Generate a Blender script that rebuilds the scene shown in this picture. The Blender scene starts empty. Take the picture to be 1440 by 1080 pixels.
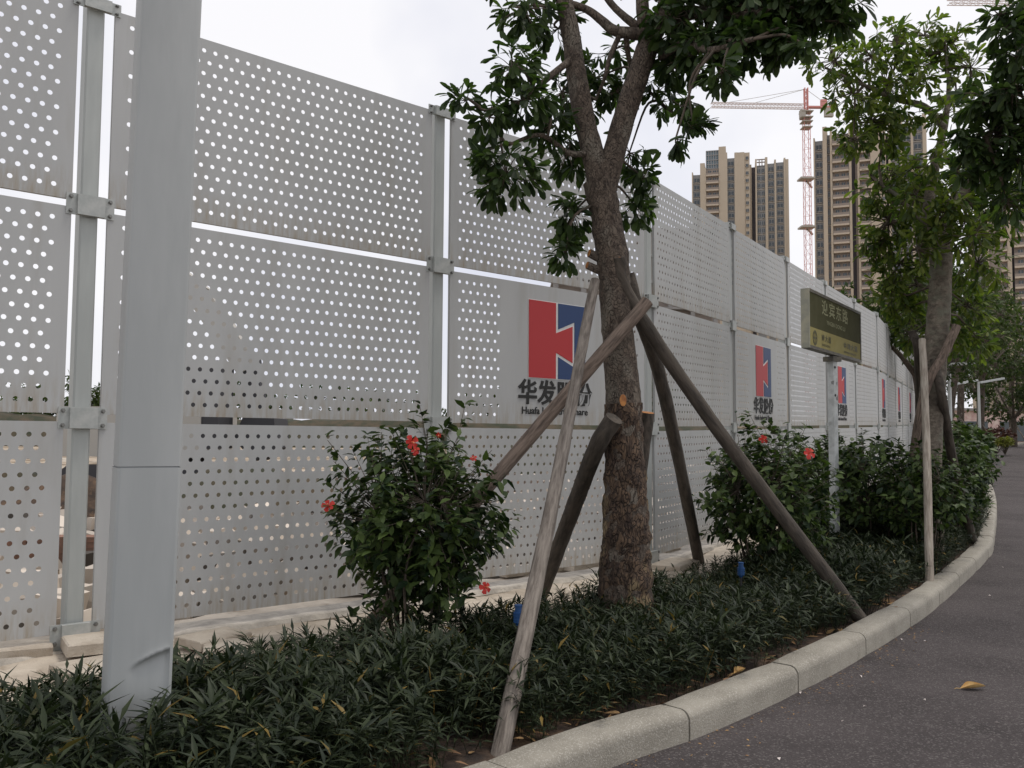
import bpy, math, random
import numpy as np
from mathutils import Vector, Matrix, noise as mnoise

rng = np.random.default_rng(7)
random.seed(7)
S = bpy.context.scene
COL = S.collection
R = math.radians

# ------------------------------------------------------------------ camera
CAM = np.array((0.0, 0.0, 1.4))
FPX = 1245.0
PITCH, ROLL = math.atan(76 / FPX), 0.0067
_f = np.array((0, math.cos(PITCH), math.sin(PITCH)))
_u0 = np.array((0, -math.sin(PITCH), math.cos(PITCH)))
_r0 = np.array((1.0, 0, 0))
_r = _r0 * math.cos(ROLL) + _u0 * math.sin(ROLL)
_u = _u0 * math.cos(ROLL) - _r0 * math.sin(ROLL)
cd = bpy.data.cameras.new('camera')
cam = bpy.data.objects.new('camera', cd)
COL.objects.link(cam)
cam.matrix_world = Matrix(((_r[0], _u[0], -_f[0], CAM[0]), (_r[1], _u[1], -_f[1], CAM[1]),
                           (_r[2], _u[2], -_f[2], CAM[2]), (0, 0, 0, 1)))
cd.sensor_width = 36.0
cd.lens = 36.0 * FPX / 1440
cd.clip_start = 0.05
cd.clip_end = 6000
S.camera = cam

# ------------------------------------------------------------------ world, sun, exposure
SUN_EL, SUN_AZ = R(66), R(75)          # azimuth clockwise from +Y
W = bpy.data.worlds.new('World')
S.world = W
W.use_nodes = True
nt = W.node_tree
nt.nodes.clear()
sky = nt.nodes.new('ShaderNodeTexSky')
sky.sky_type = 'NISHITA'
sky.sun_disc = False
sky.sun_elevation = SUN_EL
sky.sun_rotation = SUN_AZ
bg1 = nt.nodes.new('ShaderNodeBackground')
bg1.inputs['Strength'].default_value = 0.1
nt.links.new(sky.outputs[0], bg1.inputs['Color'])
tc = nt.nodes.new('ShaderNodeTexCoord')
nz = nt.nodes.new('ShaderNodeTexNoise')
nz.inputs['Scale'].default_value = 2.2
nz.inputs['Detail'].default_value = 5
nt.links.new(tc.outputs['Generated'], nz.inputs['Vector'])
cr = nt.nodes.new('ShaderNodeValToRGB')
cr.color_ramp.elements[0].position = 0.36
cr.color_ramp.elements[0].color = (0.74, 0.755, 0.85, 1)
cr.color_ramp.elements[1].position = 0.56
cr.color_ramp.elements[1].color = (1.0, 0.985, 1.0, 1)
nt.links.new(nz.outputs['Fac'], cr.inputs['Fac'])
bg2 = nt.nodes.new('ShaderNodeBackground')
bg2.inputs['Strength'].default_value = 1.06
nt.links.new(cr.outputs[0], bg2.inputs['Color'])
mx = nt.nodes.new('ShaderNodeMixShader')
mx.inputs[0].default_value = 0.90
nt.links.new(bg1.outputs[0], mx.inputs[1])
nt.links.new(bg2.outputs[0], mx.inputs[2])
wo = nt.nodes.new('ShaderNodeOutputWorld')
nt.links.new(mx.outputs[0], wo.inputs['Surface'])

sl = bpy.data.lights.new('sun', 'SUN')
sl.energy = 1.5
sl.angle = R(14)
sl.color = (1.0, 0.94, 0.86)
so = bpy.data.objects.new('sun', sl)
COL.objects.link(so)
sd = Vector((math.sin(SUN_AZ) * math.cos(SUN_EL), math.cos(SUN_AZ) * math.cos(SUN_EL), math.sin(SUN_EL)))
so.rotation_euler = sd.to_track_quat('Z', 'Y').to_euler()
so.location = (0, 0, 30)

S.view_settings.view_transform = 'Standard'
S.view_settings.look = 'None'
S.view_settings.gamma = 1.0
S.view_settings.exposure = 0.0
S.render.engine = 'CYCLES'
S.cycles.max_bounces = 6
S.cycles.transparent_max_bounces = 8

# ------------------------------------------------------------------ pixel -> place
def ray(px, py):
    return _f + (px - 720) / FPX * _r + (540 - py) / FPX * _u

def grade(y):
    return 0.02 * min(max(0.0, y - 8.5), 60.0)

def at_y(px, py, Y):
    d = ray(px, py)
    return CAM + d * (Y / d[1])

def at_z(px, Y, z):
    """point in pixel column px (taken at horizon height) at distance Y and height z"""
    d = ray(px, 617)
    p = CAM + d * (Y / d[1])
    return np.array((p[0], Y, z))

def on_ground(px, py, h=0.0):
    d = ray(px, py)
    t = 5.0
    for _ in range(60):
        p = CAM + d * t
        target = grade(p[1]) + h
        t = 0.5 * t + 0.5 * (target - CAM[2]) / d[2] if d[2] < -1e-4 else t
    return CAM + d * t

# ------------------------------------------------------------------ materials
MATS = {}
def mat(name, col, rough=0.7, col2=None, scale=8.0, detail=4.0, bump=0.0, bscale=None, metal=0.0,
        spec=0.5, stretch=None, lo=0.4, hi=0.62, island=None, translucent=0.0, col3=None, scale3=2.0, lo3=0.5, hi3=0.65,
        coat=0.0, speck=None, objrand=False, dirt=None, island_old=None, crack=None):
    m = bpy.data.materials.new(name)
    m.use_nodes = True
    t = m.node_tree
    b = t.nodes['Principled BSDF']
    b.inputs['Roughness'].default_value = rough
    b.inputs['Metallic'].default_value = metal
    b.inputs['Specular IOR Level'].default_value = spec
    b.inputs['Coat Weight'].default_value = coat
    b.inputs['Base Color'].default_value = (*col, 1)
    co = t.nodes.new('ShaderNodeTexCoord').outputs['Object']
    if objrand:
        oi = t.nodes.new('ShaderNodeObjectInfo')
        vm = t.nodes.new('ShaderNodeVectorMath')
        vm.operation = 'MULTIPLY_ADD'
        vm.inputs[1].default_value = (1, 1, 1)
        cx = t.nodes.new('ShaderNodeCombineXYZ')
        ml = t.nodes.new('ShaderNodeMath'); ml.operation = 'MULTIPLY'; ml.inputs[1].default_value = 61.0
        t.links.new(oi.outputs['Random'], ml.inputs[0])
        t.links.new(ml.outputs[0], cx.inputs[0]); t.links.new(ml.outputs[0], cx.inputs[2])
        t.links.new(co, vm.inputs[0]); t.links.new(cx.outputs[0], vm.inputs[2])
        co0 = co
        co = vm.outputs[0]
    else:
        co0 = co
    if stretch:
        mp = t.nodes.new('ShaderNodeMapping')
        mp.inputs['Scale'].default_value = stretch
        t.links.new(co, mp.inputs[0])
        co = mp.outputs[0]
    cur = None
    def ramp(fac, c0, c1, a, z):
        r = t.nodes.new('ShaderNodeValToRGB')
        r.color_ramp.elements[0].position = a
        r.color_ramp.elements[0].color = (*c0, 1)
        r.color_ramp.elements[1].position = z
        r.color_ramp.elements[1].color = (*c1, 1)
        t.links.new(fac, r.inputs[0])
        return r.outputs[0]
    def nse(s, d=detail):
        n = t.nodes.new('ShaderNodeTexNoise')
        n.inputs['Scale'].default_value = s
        n.inputs['Detail'].default_value = d
        n.inputs['Roughness'].default_value = 0.62
        t.links.new(co, n.inputs['Vector'])
        return n.outputs['Fac']
    if col2 is not None:
        cur = ramp(nse(scale), col, col2, lo, hi)
    if island is not None:
        g = t.nodes.new('ShaderNodeNewGeometry')
        cur = ramp(g.outputs['Random Per Island'], col, island, 0.1, 0.9)
        if island_old is not None:
            els = cur.node.color_ramp.elements
            a_ = els.new(.975); a_.color = (*island, 1)
            b_ = els.new(.985); b_.color = (*island_old, 1)
    if col3 is not None:
        fac = ramp(nse(scale3), (0, 0, 0), (1, 1, 1), lo3, hi3)
        mm = t.nodes.new('ShaderNodeMixRGB')
        t.links.new(fac, mm.inputs[0])
        if cur is not None:
            t.links.new(cur, mm.inputs[1])
        else:
            mm.inputs[1].default_value = (*col, 1)
        mm.inputs[2].default_value = (*col3, 1)
        cur = mm.outputs[0]
    if speck is not None:
        sc, c, thr = speck
        v = t.nodes.new('ShaderNodeTexVoronoi')
        v.inputs['Scale'].default_value = sc
        t.links.new(co, v.inputs['Vector'])
        sp = t.nodes.new('ShaderNodeSeparateColor')
        t.links.new(v.outputs['Color'], sp.inputs[0])
        fac = ramp(sp.outputs[0], (0, 0, 0), (1, 1, 1), thr, min(1, thr + 0.12))
        mm = t.nodes.new('ShaderNodeMixRGB')
        t.links.new(fac, mm.inputs[0])
        if cur is not None:
            t.links.new(cur, mm.inputs[1])
        else:
            mm.inputs[1].default_value = (*col, 1)
        mm.inputs[2].default_value = (*c, 1)
        cur = mm.outputs[0]
    crk = None
    if crack is not None:
        nn_ = t.nodes.new('ShaderNodeTexNoise'); nn_.inputs['Scale'].default_value = 9
        t.links.new(co, nn_.inputs['Vector'])
        va = t.nodes.new('ShaderNodeVectorMath'); va.operation = 'MULTIPLY_ADD'
        va.inputs[1].default_value = (.22, .22, .22)
        t.links.new(nn_.outputs['Color'], va.inputs[0]); t.links.new(co, va.inputs[2])
        vo = t.nodes.new('ShaderNodeTexVoronoi'); vo.feature = 'DISTANCE_TO_EDGE'
        vo.inputs['Scale'].default_value = crack[0]
        t.links.new(va.outputs[0], vo.inputs['Vector'])
        crk = ramp(vo.outputs['Distance'], (0, 0, 0), (1, 1, 1), .0, crack[1])
        mm = t.nodes.new('ShaderNodeMixRGB')
        t.links.new(crk, mm.inputs[0])
        mm.inputs[1].default_value = (*crack[2], 1)
        t.links.new(cur, mm.inputs[2])
        cur = mm.outputs[0]
    if dirt is not None:
        # splashed mud with a ragged upper edge near the foot (object z below 'height')
        dc, z0, z1 = dirt
        sx = t.nodes.new('ShaderNodeSeparateXYZ'); t.links.new(co0, sx.inputs[0])
        mr = t.nodes.new('ShaderNodeMapRange')
        mr.inputs[1].default_value = z0; mr.inputs[2].default_value = z1
        mr.inputs[3].default_value = 1.0; mr.inputs[4].default_value = 0.0
        t.links.new(sx.outputs[2], mr.inputs[0])
        mu = t.nodes.new('ShaderNodeMath'); mu.operation = 'MULTIPLY'
        t.links.new(mr.outputs[0], mu.inputs[0]); t.links.new(ramp(nse(14), (0, 0, 0), (1, 1, 1), .42, .68), mu.inputs[1])
        mm = t.nodes.new('ShaderNodeMixRGB')
        t.links.new(mu.outputs[0], mm.inputs[0])
        t.links.new(cur, mm.inputs[1])
        mm.inputs[2].default_value = (*dc, 1)
        cur = mm.outputs[0]
    if cur is not None:
        t.links.new(cur, b.inputs['Base Color'])
    if bump:
        bp = t.nodes.new('ShaderNodeBump')
        bp.inputs['Strength'].default_value = bump
        bp.inputs['Distance'].default_value = 0.02
        hgt = nse(bscale or scale, 6)
        if crk is not None:
            ad = t.nodes.new('ShaderNodeMath'); ad.operation = 'ADD'
            t.links.new(hgt, ad.inputs[0]); t.links.new(crk, ad.inputs[1])
            hgt = ad.outputs[0]
        t.links.new(hgt, bp.inputs['Height'])
        t.links.new(bp.outputs[0], b.inputs['Normal'])
    if translucent:
        out = t.nodes['Material Output']
        tr = t.nodes.new('ShaderNodeBsdfTranslucent')
        if cur is not None:
            hs = t.nodes.new('ShaderNodeMixRGB')
            hs.blend_type = 'MULTIPLY'
            hs.inputs[0].default_value = 1
            hs.inputs[2].default_value = (1.5, 1.9, 0.7, 1)
            t.links.new(cur, hs.inputs[1])
            t.links.new(hs.outputs[0], tr.inputs[0])
        ms = t.nodes.new('ShaderNodeMixShader')
        ms.inputs[0].default_value = translucent
        t.links.new(b.outputs[0], ms.inputs[1])
        t.links.new(tr.outputs[0], ms.inputs[2])
        t.links.new(ms.outputs[0], out.inputs['Surface'])
    MATS[name] = m
    return m

mat('panel_paint', (.428, .434, .430), .6, (.478, .484, .478), 1.6, lo=.3, hi=.7, col3=(.395, .387, .365), scale3=2.6, lo3=.52, hi3=.75, bump=.05, bscale=3, stretch=(2.2, 2.2, .28), objrand=True, dirt=((.34, .29, .22), 0, .22))
mat('post_steel', (.39, .41, .395), .5, (.47, .49, .47), 5, metal=.15, stretch=(1, 1, .15))
mat('bracket_steel', (.38, .40, .385), .5, (.47, .48, .46), 14, metal=.2)
mat('bolt_steel', (.22, .22, .21), .4, metal=.6)
mat('pole_paint', (.375, .392, .388), .6, (.415, .43, .425), 3.0, stretch=(1.5, 1.5, .3), col3=(.335, .35, .347), scale3=4, lo3=.50, hi3=.78, bump=.05, bscale=14, dirt=((.27, .235, .18), .05, .40))
mat('seam_dark', (.30, .32, .33), .6)
mat('bark', (.165, .128, .098), .92, (.075, .056, .043), 26, stretch=(1, 1, .6), bump=.9, bscale=34, col3=(.20, .175, .14), scale3=6, detail=8, crack=(46, .07, (.075, .056, .043)))
mat('bark_lower', (.150, .098, .062), .95, (.055, .036, .027), 24, stretch=(1, 1, .45), bump=1.0, bscale=30, col3=(.25, .185, .105), scale3=2.4, lo3=.52, hi3=.56, detail=8, crack=(34, .09, (.052, .034, .025)))
mat('bark_pale', (.235, .20, .155), .9, (.11, .09, .07), 14, stretch=(1, 1, 1.6), bump=.7, bscale=25, col3=(.18, .18, .135), scale3=4, crack=(34, .05, (.12, .10, .08)))
mat('prop_brown', (.25, .19, .15), .9, (.10, .075, .06), 16, stretch=(3, 3, .35), bump=.7, bscale=20, detail=7)
mat('prop_grey', (.27, .235, .20), .9, (.12, .10, .083), 16, stretch=(3, 3, .3), bump=.7, bscale=20, detail=7)
mat('prop_dark', (.10, .082, .065), .9, (.05, .042, .034), 14, stretch=(2, 2, .4), bump=.6, bscale=20)
mat('cut_wood', (.50, .22, .065), .85, (.30, .12, .045), 30, detail=6)
mat('twig', (.13, .10, .075), .9, (.07, .06, .045), 20)
mat('leaf_tree', (.024, .042, .018), .55, island=(.060, .092, .030), translucent=.32, spec=.3)
mat('leaf_mid', (.05, .08, .024), .55, island=(.15, .175, .040), translucent=.38, spec=.25)
mat('leaf_far', (.030, .050, .020), .6, island=(.075, .10, .030), translucent=.25, spec=.2)
mat('leaf_hibiscus', (.014, .030, .012), .5, island=(.085, .125, .034), translucent=.15, spec=.25)
mat('leaf_cover', (.014, .022, .012), .5, island=(.038, .051, .023), translucent=.08, spec=.2, island_old=(.19, .13, .035))
mat('petal_red', (.50, .016, .014), .55, island=(.58, .035, .022), translucent=.2)
mat('stamen', (.75, .25, .12), .6)
mat('soil', (.075, .048, .032), .95, (.030, .021, .016), 9, bump=.9, bscale=25, col3=(.15, .09, .05), scale3=4, detail=8)
mat('asphalt', (.072, .062, .062), .92, (.112, .097, .096), 90, bump=.8, bscale=110, speck=(120, (.155, .14, .135), .80), detail=6, col3=(.050, .043, .043), scale3=1.1, lo3=.42, hi3=.72, spec=.25)
mat('kerb_granite', (.33, .305, .255), .88, (.25, .23, .19), 3, bump=.4, bscale=120, speck=(210, (.41, .385, .335), .80), col3=(.23, .21, .17), scale3=5, lo3=.58, hi3=.75)
mat('mortar', (.17, .15, .125), .95)
mat('pale_concrete', (.62, .545, .45), .92, (.40, .34, .27), 2.2, bump=.6, bscale=22, col3=(.30, .24, .18), scale3=5, lo3=.58, hi3=.72, detail=8)
mat('footing', (.50, .455, .39), .92, (.33, .30, .26), 6, bump=.7, bscale=25)
mat('slab_concrete', (.52, .46, .38), .9, (.41, .35, .28), 6, bump=.5, bscale=40)
mat('site_ground', (.44, .36, .27), .95, (.16, .115, .07), .9, bump=.6, bscale=6, col3=(.50, .45, .37), scale3=.5, lo3=.55, hi3=.66, detail=9)
mat('grass_bank', (.028, .033, .016), .95, (.075, .055, .032), 1.1, bump=.7, bscale=5)
mat('red_paint', (.45, .022, .026), .5)
mat('blue_paint', (.013, .045, .145), .5)
mat('white_paint', (.72, .72, .70), .5)
mat('black_letter', (.012, .012, .011), .6)
mat('sign_olive', (.075, .074, .036), .8, (.088, .086, .045), 5, spec=.15)
mat('sign_gold', (.32, .28, .115), .8, (.35, .31, .14), 6, spec=.15)
mat('sign_text', (.30, .30, .17), .6)
mat('sign_ink', (.085, .078, .03), .5)
mat('sign_frame', (.085, .08, .072), .5, (.15, .135, .10), 12)
mat('sign_edge', (.30, .30, .24), .45, (.40, .38, .28), 9)
mat('sign_post', (.64, .66, .65), .5, (.46, .48, .47), 10, speck=(26, (.12, .12, .11), .93))
mat('blue_plastic', (.008, .06, .19), .5)
mat('hose_black', (.03, .03, .03), .6)
mat('dry_leaf', (.42, .24, .075), .75, (.55, .40, .17), 14)
mat('dry_brown', (.22, .12, .06), .85, island=(.40, .25, .11))
mat('pale_petal', (.70, .62, .58), .8)
mat('tower_tan', (.48, .405, .31), .85, (.44, .37, .28), .06)
mat('tower_brown', (.29, .245, .21), .85, (.25, .21, .18), .06)
mat('tower_grey', (.26, .265, .265), .8)
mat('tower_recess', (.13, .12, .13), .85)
mat('window_glass', (.05, .065, .075), .15, spec=.6)
mat('window_frame', (.36, .33, .29), .7)
mat('balcony_slab', (.50, .42, .33), .8)
mat('glass_blue', (.13, .19, .22), .2)
mat('crane_red', (.58, .24, .21), .6)
mat('crane_white', (.66, .58, .55), .6)
mat('crane_cab', (.36, .33, .28), .6)
mat('lamp_metal', (.62, .64, .62), .5)
mat('excavator_paint', (.42, .40, .36), .6)
mat('excavator_dark', (.045, .045, .05), .7)
mat('concrete_grey', (.30, .29, .28), .9, (.22, .21, .20), .8)
mat('hoarding_white', (.55, .55, .54), .6)
mat('brick_red', (.26, .135, .09), .9, (.17, .10, .07), 9)
mat('shop_pale', (.60, .50, .45), .8, (.45, .30, .28), 1.5)

# ------------------------------------------------------------------ mesh helpers
def tris_mesh(name, V, T, smooth=False):
    V = np.asarray(V, dtype=np.float32)
    T = np.asarray(T, dtype=np.int32)
    me = bpy.data.meshes.new(name)
    me.vertices.add(len(V))
    me.vertices.foreach_set('co', V.ravel())
    me.loops.add(T.size)
    me.loops.foreach_set('vertex_index', T.ravel())
    me.polygons.add(len(T))
    me.polygons.foreach_set('loop_start', np.arange(0, T.size, T.shape[1], dtype=np.int32))
    me.polygons.foreach_set('use_smooth', np.full(len(T), bool(smooth)))
    me.update(calc_edges=True)
    return me

class MB:
    """collects polygons"""
    def __init__(s):
        s.v, s.f, s.m = [], [], []
        s.sm = []
    def add(s, V, F, mi=0, smooth=False):
        o = len(s.v)
        s.v.extend([tuple(map(float, p)) for p in V])
        for f in F:
            s.f.append([i + o for i in f])
            s.m.append(mi)
            s.sm.append(smooth)
        return s
    def box(s, c, size, rz=0.0, mi=0, M=None):
        c = np.asarray(c, float)
        hx, hy, hz = np.asarray(size, float) / 2
        P = np.array([(x, y, z) for z in (-hz, hz) for y in (-hy, hy) for x in (-hx, hx)])
        if rz:
            a, b = math.cos(rz), math.sin(rz)
            P = np.stack((P[:, 0] * a - P[:, 1] * b, P[:, 0] * b + P[:, 1] * a, P[:, 2]), 1)
        if M is not None:
            P = P @ np.asarray(M).T
        return s.add(P + c, [(0, 2, 3, 1), (4, 5, 7, 6), (0, 1, 5, 4), (2, 6, 7, 3), (0, 4, 6, 2), (1, 3, 7, 5)], mi)
    def bar(s, a, b, w, mi=0):
        """square bar between two points"""
        a, b = np.asarray(a, float), np.asarray(b, float)
        d = b - a
        L = np.linalg.norm(d)
        if L < 1e-6:
            return s
        d = d / L
        h = np.array((0, 0, 1.0)) if abs(d[2]) < .9 else np.array((1.0, 0, 0))
        x = np.cross(h, d); x /= np.linalg.norm(x)
        y = np.cross(d, x)
        return s.box((a + b) / 2, (w, w, L), mi=mi, M=np.stack((x, y, d), 1))
    def tube(s, P, rad, n=8, mi=0, rough=0.0, seed=0.0, caps=(True, True), capmi=None, smooth=True, nscale=4.0):
        P = np.asarray(P, float)
        rad = np.broadcast_to(np.asarray(rad, float), (len(P),))
        T = np.gradient(P, axis=0)
        T /= np.linalg.norm(T, axis=1)[:, None] + 1e-12
        h = np.array((1.0, 0, 0)) if abs(T[0][0]) < .9 else np.array((0, 1.0, 0))
        x = h - T[0] * h.dot(T[0]); x /= np.linalg.norm(x)
        rows = []
        for i in range(len(P)):
            x = x - T[i] * x.dot(T[i]); x /= np.linalg.norm(x)
            y = np.cross(T[i], x)
            ring = []
            for k in range(n):
                a = 2 * math.pi * k / n
                dv = x * math.cos(a) + y * math.sin(a)
                r = rad[i]
                if rough:
                    q = Vector((P[i] + dv * r) * nscale) + Vector((seed, seed * 2, 0))
                    r *= 1 + rough * (mnoise.noise(q) + .6 * mnoise.noise(q * 2.7) + .4 * mnoise.noise(q * 6.1))
                ring.append(P[i] + dv * r)
            rows.append(ring)
        V = [p for r_ in rows for p in r_]
        F = [(i * n + k, i * n + (k + 1) % n, (i + 1) * n + (k + 1) % n, (i + 1) * n + k)
             for i in range(len(P) - 1) for k in range(n)]
        s.add(V, F, mi, smooth)
        cm = mi if capmi is None else capmi
        if caps[0]:
            s.add(rows[0], [tuple(range(n - 1, -1, -1))], cm)
        if caps[1]:
            s.add(rows[-1], [tuple(range(n))], cm)
        return s
    def mesh(s, name):
        me = bpy.data.meshes.new(name)
        me.from_pydata(s.v, [], s.f)
        me.polygons.foreach_set('material_index', s.m)
        me.polygons.foreach_set('use_smooth', s.sm)
        me.update()
        return me

def worldloc(o):
    v = np.zeros(3)
    while o is not None:
        v = v + np.array(o.location)
        o = o.parent
    return v

def put(name, me, mats, parent=None, loc=None, rot=None, shift=True):
    """link a mesh; meshes given in world coordinates (shift=True) are moved into the parent's frame"""
    if isinstance(me, MB):
        me = me.mesh(name)
    if isinstance(mats, str):
        mats = (mats,)
    if not me.materials:
        for m in mats:
            me.materials.append(MATS[m])
    o = bpy.data.objects.new(name, me)
    COL.objects.link(o)
    if parent is not None:
        o.parent = parent
        if shift and loc is None:
            me.transform(Matrix.Translation(-Vector(worldloc(parent))))
    if loc is not None:
        o.location = loc
    if rot is not None:
        o.rotation_euler = rot
    return o

def tag(o, label=None, cat=None, group=None, kind=None):
    if label: o['label'] = label
    if cat: o['category'] = cat
    if group: o['group'] = group
    if kind: o['kind'] = kind
    return o

def thing(name, label, cat, loc=(0, 0, 0), group=None):
    o = bpy.data.objects.new(name, None)
    o.empty_display_size = .2
    COL.objects.link(o)
    o.location = tuple(float(c) for c in loc)
    return tag(o, label, cat, group)

def structure(name, me, mats, label=None):
    o = put(name, me, mats)
    return tag(o, label, None, None, 'structure')

def smooth_path(pts, n=8):
    pts = [np.asarray(p, float) for p in pts]
    P = [2 * pts[0] - pts[1]] + pts + [2 * pts[-1] - pts[-2]]
    out = []
    for i in range(1, len(P) - 2):
        for k in range(n):
            t = k / n
            a, b, c, d = P[i - 1], P[i], P[i + 1], P[i + 2]
            out.append(.5 * (2 * b + (c - a) * t + (2 * a - 5 * b + 4 * c - d) * t * t + (3 * b - a - 3 * c + d) * t ** 3))
    out.append(pts[-1])
    return np.array(out)

# ------------------------------------------------------------------ plan lines: kerb and fence
kerb_px = [(857, 1080), (970, 1042), (1119, 975), (1217, 922), (1300, 868), (1350, 825), (1385, 790), (1398, 764)]
kp = [on_ground(x, y)[:2] for x, y in kerb_px]
kp = [np.array((-7.2, -2.6)), np.array((-3.7, .0)), np.array((-1.0, 2.42))] + kp + [np.array((10.0, 18.4)), np.array((15.2, 28.6)), np.array((20.6, 39.0)),
      np.array((28.6, 52.5)), np.array((38.5, 67.0)), np.array((52, 82.0))]
KL = smooth_path(kp, 24)
_seg = np.linalg.norm(np.diff(KL, axis=0), axis=1)
_cum = np.concatenate(((0,), np.cumsum(_seg)))
KLEN = _cum[-1]
def kerb_at(s):
    p = np.array((np.interp(s, _cum, KL[:, 0]), np.interp(s, _cum, KL[:, 1])))
    q = np.array((np.interp(s + .05, _cum, KL[:, 0]), np.interp(s + .05, _cum, KL[:, 1])))
    t = (q - p); t /= np.linalg.norm(t) + 1e-9
    return p, t, np.array((-t[1], t[0]))       # point, tangent, normal pointing into the bed (left)

SP = 2.56
dA = np.array((math.cos(R(41.9)), math.sin(R(41.9))))
dB = np.array((math.cos(R(58.3)), math.sin(R(58.3))))
dC = np.array((math.cos(R(62.6)), math.sin(R(62.6))))
P1 = np.array((-2.47, 5.10))
POSTS = [P1 - 2 * SP * dA, P1 - SP * dA, P1, P1 + SP * dA, P1 + 2 * SP * dA]
for k in range(5): POSTS.append(POSTS[-1] + 2.53 * dB)
for k in range(16): POSTS.append(POSTS[-1] + 2.53 * dC)
ZB = 0.285        # bottom of the lowest panels above the road grade
ROW = 1.235
PW, PH = 2.36, 1.19

# ------------------------------------------------------------------ ground
def strip_mesh(name, f_left, f_right, s0, s1, ds, mats, zfun, across=4, rough=0.0):
    ss = np.arange(s0, s1 + ds, ds)
    V, F = [], []
    for s in ss:
        a, b = f_left(s), f_right(s)
        for k in range(across + 1):
            p = a + (b - a) * k / across
            z = zfun(p, k / across)
            if rough:
                z += rough * mnoise.noise(Vector((p[0] * 3, p[1] * 3, 0)))
            V.append((p[0], p[1], z))
    n = across + 1
    for i in range(len(ss) - 1):
        for k in range(across):
            F.append((i * n + k, i * n + k + 1, (i + 1) * n + k + 1, (i + 1) * n + k))
    return MB().add(V, F, 0, True)

# terrain sheet to the horizon
V, F = [], []
ys = [-60, -20, -8, 0, 4, 8.5, 12, 18, 26, 36, 50, 68.5, 120, 300, 800, 2500, 4000]
xs = [-3000, -900, -300, -120, -60, -30, -15, 0, 15, 30, 60, 120, 300, 900, 3000]
for y in ys:
    for x in xs:
        V.append((x, y, grade(y) - .06))
F = [(j * len(xs) + i, j * len(xs) + i + 1, (j + 1) * len(xs) + i + 1, (j + 1) * len(xs) + i)
     for j in range(len(ys) - 1) for i in range(len(xs) - 1)]
structure('ground', MB().add(V, F), 'site_ground', 'pale sandy open ground of the building site and beyond')

structure('road', strip_mesh('road', lambda s: kerb_at(s)[0] + kerb_at(s)[2] * .06, lambda s: kerb_at(s)[0] - kerb_at(s)[2] * 9.0,
          .5, KLEN - 1, .5, 'asphalt', lambda p, k: grade(p[1])), 'asphalt', 'dark purplish asphalt road curving away along the kerb')
structure('planting_bed', strip_mesh('planting_bed', lambda s: kerb_at(s)[0] + kerb_at(s)[2] * 2.3, lambda s: kerb_at(s)[0] + kerb_at(s)[2] * .10,
          .5, KLEN - 1, .25, 'soil', lambda p, k: grade(p[1]) + .085 + .02 * math.sin(k * 3), 10, .05), 'soil', 'brown soil bed between kerb and fence')

# pale strip of concrete and dust in front of the fence (follows the fence posts)
FP = np.array(POSTS)
_fc = np.concatenate(((0,), np.cumsum(np.linalg.norm(np.diff(FP, axis=0), axis=1))))
def fence_at(s):
    p = np.array((np.interp(s, _fc, FP[:, 0]), np.interp(s, _fc, FP[:, 1])))
    i = min(max(np.searchsorted(_fc, s) - 1, 0), len(FP) - 2)
    t = FP[i + 1] - FP[i]; t = t / np.linalg.norm(t)
    return p, t, np.array((t[1], -t[0]))       # normal towards the road
structure('verge_strip', strip_mesh('verge_strip', lambda s: fence_at(s)[0] - fence_at(s)[2] * .5,
          lambda s: fence_at(s)[0] + fence_at(s)[2] * (.95 + .22 * mnoise.noise(Vector((s * 1.3, 0, 0)))),
          0, _fc[-1], .15, 'pale_concrete', lambda p, k: grade(p[1]) + .175 - .05 * max(0, k - .6) / .4, 10, .035), 'pale_concrete',
          'pale dusty concrete strip at the foot of the fence')

# kerb with single stones
kerb = tag(thing('kerb', None, None, (0, 0, 0)), 'curved kerb of speckled grey granite stones', None, None, 'structure')
prof = [(-.005, -.10), (-.005, .095), (-.001, .112), (.008, .126), (.020, .136), (.038, .142), (.158, .142), (.169, .137), (.175, .128), (.175, -.10)]   # (into bed, height)
s = .6 + .12
s0k = None
ds0 = np.argmin(np.linalg.norm(KL - on_ground(970, 1042)[:2], axis=1))
off = (_cum[ds0] - .6) % 1.12
k = 0
ss = .6 + off - 1.12
while ss + 1.12 < KLEN - 3 and k < 80:
    a0, a1 = max(ss + .007, .5), ss + 1.12 - .007
    if a1 > .8:
        rows = []
        nn = 5
        dz = rng.normal(0, .0025)
        for i in range(nn + 1):
            q = a0 + (a1 - a0) * i / nn
            p, t, n = kerb_at(q)
            inset = .006 if i in (0, nn) else 0
            rows.append([(p[0] + n[0] * (u + (inset if u < .06 else -inset)), p[1] + n[1] * (u + (inset if u < .06 else -inset)),
                          grade(p[1]) + h + dz - (inset * .8 if h > .1 else 0)) for u, h in prof])
        m = len(prof)
        V = [p for r_ in rows for p in r_]
        F = [(i * m + j, i * m + j + 1, (i + 1) * m + j + 1, (i + 1) * m + j) for i in range(nn) for j in range(m - 1)]
        F += [tuple(range(m - 1, -1, -1)), tuple(nn * m + j for j in range(m))]
        put('kerbstone', MB().add(V, F[:-2], 0, True).add(V, F[-2:]), 'kerb_granite', kerb)
    ss += 1.12
    k += 1
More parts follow.
